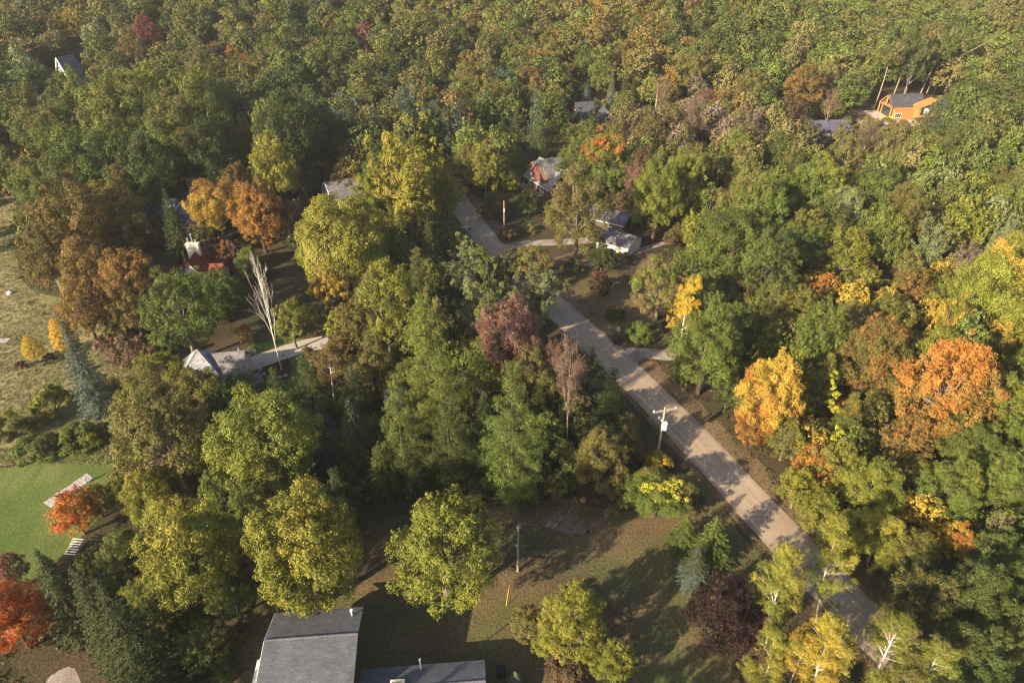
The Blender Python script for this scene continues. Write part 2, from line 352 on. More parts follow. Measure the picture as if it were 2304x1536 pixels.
def clump_leaves(C, Rr, n_total, size, g, centre, up=0.35, zs=0.75, asp=0.62, hang=0.0, shell=0.45):
    """leaves spread in the outer part of every clump; returns verts, tone, leaf"""
    w = Rr ** 2; k = np.maximum(3, (w / w.sum() * n_total).astype(int)); idx = np.repeat(np.arange(len(C)), k); n = len(idx)
    out = unit(C - centre)[idx]
    D = unit(g.normal(size=(n, 3)) + out * 0.75 + np.array([0, 0, up]))
    rr = Rr[idx] * (shell + (1 - shell) * g.uniform(0, 1, n) ** 0.6) * g.uniform(0.85, 1.12, n)
    # leaves gather in tufts at the twig ends of each clump
    per = 22; tid = np.arange(n) // per; nt_ = tid[-1] + 1; first = np.arange(nt_) * per
    TD = D[first]; TR = rr[first]; TC = C[idx[first]] + TD * TR[:, None] * np.array([1, 1, zs]); same = idx == idx[first][tid]
    tr_ = Rr[idx] * 0.36; q3 = unit(g.normal(size=(n, 3)) + TD[tid] * 0.6 + np.array([0, 0, 0.3]))
    Pt = TC[tid] + q3 * (tr_ * g.uniform(0.25, 1.05, n))[:, None]; Ps = C[idx] + D * rr[:, None] * np.array([1, 1, zs])
    use = same & (g.uniform(0, 1, n) < (0.86 if n_total > 4000 else 0.0)); P = np.where(use[:, None], Pt, Ps); D = np.where(use[:, None], unit(TD[tid] * 0.55 + q3 * 0.75), D)
    N = unit(D * 1.0 + g.normal(size=(n, 3)) * 0.55 + np.array([0, 0, 0.25]))
    T = None
    if hang: T = g.normal(size=(n, 3)) * (1 - hang) + np.array([0, 0, -1.0]) * hang
    L = size * g.uniform(0.65, 1.35, n)
    V = cards(P, N, L, L * asp, T, g)
    ct = g.uniform(0, 1, len(C)); z = P[:, 2]; zn = (z - z.min()) / max(1e-6, np.ptp(z))
    d = np.array([0.5, -0.3, 0.2]); side = np.sin(P @ unit(np.array([[1.0, 0.6, 0.4]]))[0] * 3.1 + g.uniform(0, 6))
    tone = 0.42 * zn + 0.33 * ct[idx] + 0.25 * (side * 0.5 + 0.5)
    leaf = np.clip(0.5 * g.uniform(0, 1, n) + 0.5 * g.uniform(0, 1, len(C))[idx], 0, 1)
    return V, tone, leaf
class Wood:
    """tapering limbs gathered as quads"""
    def __init__(s): s.q = []
    def limb(s, p, r, n=6):
        p = np.array(p, float); r = np.broadcast_to(np.array(r, float), len(p)); d = np.gradient(p, axis=0); d = unit(d)
        ref = np.where(np.abs(d[:, 2:3]) < 0.9, np.array([[0, 0, 1.0]]), np.array([[1.0, 0, 0]])); a = unit(np.cross(d, ref)); b = np.cross(d, a)
        th = np.arange(n) * 2 * np.pi / n
        ring = p[:, None] + (a[:, None] * np.cos(th)[None, :, None] + b[:, None] * np.sin(th)[None, :, None]) * r[:, None, None]
        for i in range(len(p) - 1):
            A, B = ring[i], ring[i + 1]
            s.q.append(np.stack([A, np.roll(A, -1, 0), np.roll(B, -1, 0), B], 1))
    def mesh(s, name, mat='bark'):
        V = np.concatenate(s.q); return quad_mesh(name, V, [mat], {})
def curve(a, b, g, bend=0.12, n=5, sag=0.0):
    a, b = np.array(a, float), np.array(b, float); t = np.linspace(0, 1, n)[:, None]; L = np.linalg.norm(b - a)
    off = g.normal(size=3) * bend * L
    return a + (b - a) * t + off * (t * (1 - t) * 2) + np.array([0, 0, -sag * L]) * t * t
def branching(w, g, p, d, L, r, depth, tips, spread=0.6, kids=(2, 4), ratio=0.68, upb=0.25, n=5, rmin=0.004):
    e = p + d * L; c = curve(p, e, g, 0.08, 4); w.limb(c, np.linspace(r, r * 0.62, 4), n)
    if depth == 0: tips.append((c[-1], d, L)); return
    for k in range(g.integers(kids[0], kids[1] + 1)):
        t = g.uniform(0.45, 1.0) if k else 1.0
        q = c[min(3, int(round(t * 3)))]
        nd = unit(d + g.normal(size=3) * spread + np.array([0, 0, upb]))
        branching(w, g, q, nd, L * ratio * g.uniform(0.75, 1.15), max(rmin, r * 0.55), depth - 1, tips, spread, kids, ratio, upb, 4 if depth < 3 else n, rmin)

def fib(n):
    i = np.arange(n) + 0.5; z = 1 - 2 * i / n; ph = i * 2.399963; r = np.sqrt(1 - z * z)
    return np.c_[r * np.cos(ph), r * np.sin(ph), z]
def T_broad(seed, q, egg=0.0, lumps=80, clump=0.27, cz=1.5, vs=1.05, gap=0.1, hang=0.0, under=-0.72, shell=0.4, zs=0.85):
    g = np.random.default_rng(seed); D = fib(lumps); D = unit(D + g.normal(size=D.shape) * 0.16); D = D[D[:, 2] > under]
    D = D[g.uniform(0, 1, len(D)) > gap]
    lob = unit(g.normal(size=(7, 3)) + np.array([0, 0, 0.3])); la = g.uniform(-0.18, 0.26, 7)
    env = 0.93 + (np.exp(-3.5 * (1 - D @ lob.T)) * la).sum(1) + g.normal(size=len(D)) * 0.10
    sh = 1 - egg * np.clip(D[:, 2], -0.2, 1) ** 2 * 0.0 - egg * np.abs(D[:, 2])
    C = D * env[:, None] * 0.86; C[:, :2] *= (1 - egg * np.clip(D[:, 2:3], 0, 1)); C[:, 2] *= vs
    rad = clump * g.uniform(0.6, 1.4, len(C)); sp_ = g.choice(len(C), len(C) // 7, replace=False); ex = C[sp_] * np.array([1.13, 1.13, 1.10]) + np.array([0, 0, 0.10]); C = np.r_[C, ex]; rad = np.r_[rad, np.full(len(ex), clump * 0.55)]
    inn = unit(g.normal(size=(16, 3))) * 0.45; C = np.r_[C, inn]; rad = np.r_[rad, np.full(16, 0.25)]
    C[:, 2] += cz
    V, tone, leaf = clump_leaves(C, rad, q[0], q[1], g, np.array([0, 0, cz - 0.2]), hang=hang, shell=shell, zs=zs)
    w = Wood(); w.limb(curve((0, 0, -0.05), (0.03, 0.02, cz - 0.15), g, 0.04, 6), np.linspace(0.075, 0.04, 6), 8)
    for i in g.choice(len(D), min(22, len(D)), replace=False):
        z0 = g.uniform(0.45, 0.95) * cz * 0.8; w.limb(curve((0.02, 0.01, z0), C[i] * 0.93 + np.array([0, 0, 0.02]), g, 0.10, 5), np.linspace(0.032, 0.008, 5), 5)
    return V, tone, leaf, w
def T_willow(seed, q):
    g = np.random.default_rng(seed); D = fib(80); D = D[D[:, 2] > -0.25]; D = unit(D + g.normal(size=D.shape) * 0.15)
    C = D * np.array([0.80, 0.80, 0.85]); C[:, 2] += 1.15; rad = 0.22 * g.uniform(0.7, 1.2, len(C))
    V, tone, leaf = clump_leaves(C, rad, int(q[0] * 0.6), q[1], g, np.array([0, 0, 0.9]), zs=0.8)
    n = int(q[0] * 0.8); i = g.integers(0, len(C), n); a = g.uniform(0, 6.283, n); rr = rad[i] * g.uniform(0.6, 1.05, n)
    st = g.integers(0, 900, n); sa = g.uniform(0, 6.283, 900)[st]; dn = g.uniform(0, 1, n)
    P = C[i] + np.c_[np.cos(sa) * rr, np.sin(sa) * rr, -dn * 0.62 * (C[i][:, 2] / 1.4)]
    N = unit(np.c_[np.cos(sa), np.sin(sa), np.full(n, 0.3)] + unit(C[i] - np.array([0, 0, 1.0])) + g.normal(size=(n, 3)) * 0.4)
    T = np.tile([0, 0, -1.0], (n, 1)) + g.normal(size=(n, 3)) * 0.25; L = q[1] * g.uniform(0.9, 1.7, n)
    V2 = cards(P, N, L, L * 0.38, T, g); w = Wood(); w.limb(curve((0, 0, -0.05), (0, 0, 1.0), g, 0.03, 5), np.linspace(0.10, 0.06, 5), 8)
    for k in range(10): w.limb(curve((0, 0, g.uniform(0.4, 0.9)), C[k * 3 % len(C)], g, 0.15, 5), np.linspace(0.04, 0.012, 5), 5)
    return np.concatenate([V, V2]), np.r_[tone, 0.5 + 0.3 * np.sin(i * 2.1)], np.r_[leaf, g.uniform(0, 1, n)], w
def T_pine(seed, q, taper=0.7, top=3.1):
    g = np.random.default_rng(seed); C, rad, outs = [], [], []; w = Wood()
    w.limb(curve((0, 0, -0.05), (0, 0, top * 0.97), g, 0.01, 8), np.linspace(0.06, 0.010, 8), 7)
    z = 0.45; lvl = 0
    while z < top - 0.08:
        t = (z - 0.45) / (top - 0.45); R0 = 1.0 * (1 - t) ** taper * (0.72 + 0.28 * min(1, t * 5)) + 0.05; k = max(4, int(3 + R0 * 4.5)); ph = g.uniform(0, 6.28)
        for j in range(k):
            a = ph + j * 6.283 / k + g.normal() * 0.22; Rb = R0 * g.uniform(0.72, 1.12); up = 0.22 + 0.5 * t
            tip = np.array([math.cos(a) * Rb, math.sin(a) * Rb, z + Rb * up * 0.55])
            w.limb(curve((0, 0, z), tip, g, 0.03, 3), np.linspace(0.016, 0.005, 3), 4)
            for s_ in np.arange(0.42, 1.01, 0.29 if Rb > 0.5 else 0.4):
                C.append(np.array([0, 0, z]) * (1 - s_) + tip * s_ + g.normal(size=3) * 0.035); rad.append((0.13 + 0.12 * Rb) * g.uniform(0.8, 1.2) * (1.15 - 0.25 * s_))
        z += (0.19 + 0.09 * R0) * g.uniform(0.85, 1.15); lvl += 1
    C.append(np.array([0, 0, top - 0.05])); rad.append(0.08)
    V, tone, leaf = clump_leaves(np.array(C), np.array(rad), q[0], q[1] * 0.95, g, np.array([0, 0, 0.6]), up=0.5, zs=0.62, asp=0.32)
    return V, tone, leaf, w
def T_spruce(seed, q, top=4.1, slim=1.0, droop=0.36):
    g = np.random.default_rng(seed); w = Wood(); w.limb(curve((0, 0, -0.05), (0, 0, top), g, 0.004, 8), np.linspace(0.055, 0.006, 8), 7)
    P, N, T, tn = [], [], [], []; z = 0.22; nb = 0; spec = []
    while z < top - 0.05:
        t = (z - 0.22) / (top - 0.22); R0 = (1 - t) ** 0.80 * slim + 0.03; k = int(5 + R0 * 9); ph = g.uniform(0, 6.28)
        for j in range(k): spec.append((z + g.normal() * 0.03, R0 * g.uniform(0.78, 1.12), ph + j * 6.283 / k + g.normal() * 0.15))
        z += (0.12 + 0.07 * R0) * g.uniform(0.85, 1.2)
    spec = np.array(spec); wgt = spec[:, 1] ** 1.3 + 0.03; k = np.maximum(6, (wgt / wgt.sum() * q[0]).astype(int)); i = np.repeat(np.arange(len(spec)), k); n = len(i)
    s = g.uniform(0.12, 1, n) ** 0.75; zz, Rb, a = spec[i].T; lat = g.normal(size=n) * 0.10 * (1.15 - s) * np.minimum(1, Rb * 1.6) ; e = np.c_[np.cos(a), np.sin(a)]; pe = np.c_[-np.sin(a), np.cos(a)]
    rz = -droop * s * Rb + 0.13 * s ** 3 * Rb - np.abs(g.normal(size=n)) * 0.03 - np.abs(lat) * 0.2
    P = np.c_[e * (s * Rb)[:, None] + pe * lat[:, None], zz + rz + 0.06 * Rb]
    T = np.c_[e + pe * (np.sign(lat) * 0.8)[:, None], -0.15 + g.normal(size=n) * 0.25]
    N = unit(np.c_[e * 0.35, np.full(n, 1.0)] + g.normal(size=(n, 3)) * 0.42); L = q[1] * g.uniform(0.9, 1.6, n)
    V = cards(P, N, L, L * 0.55, T, g); bt = g.uniform(0, 1, len(spec))
    tone = 0.35 * (zz / top) + 0.3 * bt[i] + 0.35 * s; leaf = np.clip(0.45 * g.uniform(0, 1, n) + 0.3 * s + 0.25 * bt[i], 0, 1)
    for zc, rb, aa in spec[::3]: w.limb([(0, 0, zc), (math.cos(aa) * rb * 0.8, math.sin(aa) * rb * 0.8, zc - droop * rb * 0.7)], [0.010, 0.003], 4)
    return V, tone, leaf, w
def T_cotton(seed, q, leaders=11, top=3.1, spread=0.85):
    g = np.random.default_rng(seed); C, rad = [], []; w = Wood(); w.limb(curve((0, 0, -0.05), (0, 0, 1.1), g, 0.03, 5), np.linspace(0.085, 0.055, 5), 8)
    for j in range(leaders):
        a = j * 2.4 + g.normal() * 0.3; rr = spread * math.sqrt((j + 0.6) / leaders) * g.uniform(0.8, 1.1); h = top * (1.0 - 0.38 * (rr / spread) ** 1.6) * g.uniform(0.85, 1.04)
        tip = np.array([math.cos(a) * rr, math.sin(a) * rr, h]); base = np.array([0, 0, g.uniform(0.45, 1.0)]); c = curve(base, tip, g, 0.07, 8); c[:, :2] *= np.linspace(0.8, 1.0, 8)[:, None] ** 0.5 * 1.05
        w.limb(c, np.linspace(0.04, 0.006, 8), 5)
        for s in np.linspace(0.28, 1.0, 9):
            p = base * 0 + c[int(s * 7)] + g.normal(size=3) * 0.09; C.append(p); rad.append(g.uniform(0.13, 0.24) * (1.15 - 0.55 * s))
            if g.uniform() < 0.6: C.append(p + g.normal(size=3) * 0.17); rad.append(0.11)
    V, tone, leaf = clump_leaves(np.array(C), np.array(rad), q[0], q[1], g, np.array([0, 0, 0.7]), zs=1.35, hang=0.1)
    return V, tone, leaf, w
def T_birch(seed, q, top=3.8, dense=1.0):
    g = np.random.default_rng(seed); w = Wood(); C, rad = [], []; stems = g.integers(1, 3)
    for s_ in range(stems):
        lean = g.normal(size=2) * 0.16 * stems; tr = curve((0.05 * s_, 0, -0.05), (lean[0], lean[1], top * 0.93), g, 0.035, 12); w.limb(tr, np.linspace(0.038, 0.009, 12), 7)
        for j in range(40 // stems + 8):
            i = g.integers(3, 12); p = tr[i]; t = i / 11; a = g.uniform(0, 6.283); L = (0.95 * (1 - t) ** 0.6 * min(1, 0.55 + t) + 0.18) * g.uniform(0.7, 1.1); tip = p + np.array([math.cos(a) * L, math.sin(a) * L, L * 0.75])
            w.limb(curve(p, tip, g, 0.06, 4, 0.1), np.linspace(0.007, 0.003, 4), 4)
            for s in (0.45, 0.7, 0.95): C.append(p * (1 - s) + tip * s + g.normal(size=3) * 0.07 - np.array([0, 0, 0.06 * s])); rad.append(g.uniform(0.13, 0.25))
    V, tone, leaf = clump_leaves(np.array(C), np.array(rad), int(q[0] * 1.1 * dense), q[1] * 0.85, g, np.array([0, 0, 1.6]), zs=1.15, hang=0.35, shell=0.15)
    return V, tone, leaf, w
def T_bare(seed, twigs=0, top=3.4, depth=3, spread=0.30):
    g = np.random.default_rng(seed); w = Wood(); tips = []
    tr = curve((0, 0, -0.05), g.normal(size=3) * np.array([0.1, 0.1, 0]) + np.array([0, 0, top * 0.9]), g, 0.03, 14); w.limb(tr, np.linspace(0.042, 0.008, 14), 8)
    for k in range(12):
        i = int(4 + 9 * (k / 11) ** 0.9); t = i / 13; a = k * 2.4 + g.normal() * 0.4; out = 0.30 + 0.26 * t; d = unit(np.array([math.cos(a) * out, math.sin(a) * out, 1.0]))
        branching(w, g, tr[min(i, 13)], d, top * (0.20 * (1.15 - t) + 0.05), 0.015 * (1.25 - t) , depth - (1 if t > 0.8 else 0), tips, spread, (2, 3), 0.76, 0.16, rmin=0.0034)
    V = None
    if twigs:
        t = [tips[i] for i in g.integers(0, len(tips), twigs)]; P = np.array([x[0] - x[1] * x[2] * g.uniform(0, 1.6) for x in t]) + g.normal(size=(twigs, 3)) * 0.09
        T = np.array([x[1] for x in t]) + g.normal(size=(twigs, 3)) * 0.45 + np.array([0, 0, 0.2]); N = unit(g.normal(size=(twigs, 3)))
        V = cards(P, N, g.uniform(0.10, 0.26, twigs), 0.014, T, g)
    return V, g.uniform(0, 1, twigs), g.uniform(0, 1, twigs), w
def T_young(seed, q, top=3.2):
    g = np.random.default_rng(seed); C, rad = [], []; w = Wood(); w.limb(curve((0, 0, -0.05), (0, 0, top * 0.95), g, 0.01, 8), np.linspace(0.05, 0.008, 8), 6)
    for j in range(62):
        z = 0.55 + (top - 0.65) * j / 62; t = (z - 0.55) / (top - 0.55); R0 = math.sin(min(1, t * 2.3 + 0.3) * 1.57) * (1 - t) ** 0.55; a = j * 2.4; p = np.array([math.cos(a) * R0 * 0.78, math.sin(a) * R0 * 0.78, z + 0.1]); C.append(p); rad.append(0.15 + 0.14 * R0 * g.uniform(0.7, 1.2))
        if j % 3 == 0: w.limb([(0, 0, z - 0.15), p], [0.012, 0.004], 4)
    V, tone, leaf = clump_leaves(np.array(C), np.array(rad), q[0], q[1], g, np.array([0, 0, 1.2]), zs=0.9, asp=0.55)
    return V, tone, leaf, w
def T_shrub(seed, q):
    g = np.random.default_rng(seed); D = fib(44); D = unit(D[D[:, 2] > -0.15] + g.normal(size=(int((D[:, 2] > -0.15).sum()), 3)) * 0.2)
    C = D * 0.75 * g.uniform(0.8, 1.15, (len(D), 1)); C[:, 2] = C[:, 2] * 0.85 + 0.22; rad = 0.26 * g.uniform(0.7, 1.3, len(C))
    V, tone, leaf = clump_leaves(C, rad, int(q[0] * 0.6), q[1] * 1.25, g, np.array([0, 0, 0.0]), up=0.5); w = Wood()
    for k in range(7): w.limb([(0, 0, -0.02), C[k * 5 % len(C)]], [0.03, 0.008], 4)
    return V, tone, leaf, w
LOD = {'X': (52000, 0.033), 'A': (25000, 0.045), 'B': (9500, 0.070), 'D': (3000, 0.12), 'C': (2500, 0.125)}
def make(kind, seed, q):
    if kind == 'b' and q[0] < 2800: return T_broad(seed, q, egg=[0.12, 0.25, 0.05][seed % 3], lumps=[40, 52, 34][seed % 3], clump=[0.33, 0.29, 0.36][seed % 3], vs=[0.95, 1.1, 0.85][seed % 3], zs=0.8, shell=0.7)
    if kind == 'b': return T_broad(seed, q, egg=[0.30, 0.42, 0.18, 0.50, 0.25][seed % 5], lumps=[150, 170, 120, 150, 190][seed % 5], clump=[0.18, 0.165, 0.20, 0.175, 0.15][seed % 5], gap=0.16, vs=[1.12, 1.25, 1.0, 1.35, 1.15][seed % 5], zs=1.0)
    if kind == 'w': return T_willow(seed, q)
    if kind == 'p': return T_pine(seed, q, [0.95, 0.85, 1.05][seed % 3], [3.2, 3.0, 3.5][seed % 3])
    if kind == 's': return T_spruce(seed, q)
    if kind == 'c': return T_cotton(seed, q)
    if kind == 'k': return T_birch(seed, q)
    if kind == 'n': return T_bare(seed, 0)
    if kind == 't': return T_bare(seed, int(q[0] * 0.16))
    if kind == 'y': return T_young(seed, q)
    if kind == 'h': return T_shrub(seed, q)
    if kind == 'x': return T_broad(seed, q, egg=0.1, lumps=120, clump=0.17, cz=1.6, vs=1.15, gap=0.2, shell=0.05)   # thin crown
NVAR = {'X': dict(b=5, p=3, s=2, c=2, k=3, x=2, h=1, w=1), 'D': dict(b=4, h=4, x=2), 'A': dict(b=5, p=4, s=3, c=3, k=4, n=3, t=3, x=3, y=2, h=3, w=1), 'B': dict(b=5, p=4, s=3, c=3, k=3, n=2, t=3, x=3, y=1, h=3, w=1), 'C': dict(b=6, p=3, s=2, c=2, k=2, t=1, x=2)}
TPL = {}
def template(kind, lod, i):
    i %= NVAR[lod].get(kind, 1)
    key = (kind, lod, i)
    if key not in TPL:
        V, tone, leaf, w = make(kind, 11 * i + ord(kind) * 5 + i, LOD[lod])
        if lod in 'CD': TPL[key] = (V, tone, leaf, w)
        else:
            cr = quad_mesh('crown', V, ['foliage'], {'tone': tone, 'leaf': leaf}) if V is not None and len(V) else None
            TPL[key] = (cr, w.mesh('trunk'))
    return TPL[key]
# ------------------------------------------------------------ the trees that can be told apart
PAL = {  # code: (colour, word)
 'G': ((0.046, 0.062, 0.017), 'dark green'), 'g': ((0.070, 0.094, 0.021), 'deep green'), 'M': ((0.112, 0.146, 0.026), 'mid green'), 'm': ((0.092, 0.122, 0.030), 'cool green'),
 'Y': ((0.180, 0.190, 0.027), 'yellow green'), 'L': ((0.260, 0.245, 0.036), 'lime yellow'), 'O': ((0.135, 0.130, 0.032), 'olive'), 'o': ((0.165, 0.145, 0.050), 'pale olive'),
 'B': ((0.165, 0.118, 0.032), 'ochre brown'), 'D': ((0.100, 0.070, 0.035), 'dull brown'), 'A': ((0.360, 0.165, 0.030), 'orange'), 'a': ((0.240, 0.145, 0.036), 'golden brown'),
 'R': ((0.42, 0.10, 0.022), 'fiery red orange'), 'K': ((0.026, 0.012, 0.011), 'dark burgundy'), 'r': ((0.170, 0.060, 0.045), 'dusky red'), 'P': ((0.200, 0.115, 0.080), 'pinkish brown'),
 'S': ((0.165, 0.190, 0.085), 'silvery green'), 'U': ((0.095, 0.125, 0.098), 'blue grey'), 'u': ((0.060, 0.085, 0.055), 'smoky green'), 'T': ((0.190, 0.145, 0.110), 'leafless grey brown'), 'W': ((0.560, 0.380, 0.030), 'bright yellow'),
 'w': ((0.38, 0.27, 0.04), 'golden yellow')}
BARK = {'d': (0.085, 0.065, 0.05), 'g': (0.20, 0.17, 0.14), 'w': (0.74, 0.70, 0.62), 't': (0.30, 0.22, 0.16)}
HC = dict(b=1.5, x=1.6, p=1.6, s=1.75, c=1.75, k=2.15, n=2.2, t=2.2, y=1.8, h=0.4, w=1.15)
TOPS = dict(b=2.55, x=2.7, p=3.0, s=4.1, c=3.1, k=3.8, n=3.4, t=3.4, y=3.2, h=1.05, w=2.1)
KIND = dict(b=('broadleaf_tree', 'broadleaf tree', 'tree'), x=('broadleaf_tree', 'thin leaved tree', 'tree'), p=('pine_tree', 'pine tree', 'pine tree'), s=('spruce_tree', 'spruce', 'spruce tree'), c=('poplar_tree', 'poplar', 'poplar tree'),
            k=('birch_tree', 'birch', 'birch tree'), n=('bare_tree', 'bare tree', 'bare tree'), t=('bare_tree', 'twiggy tree', 'bare tree'), y=('young_tree', 'young tree', 'young tree'), h=('shrub', 'shrub', 'shrub'), w=('willow_tree', 'willow', 'willow tree'))
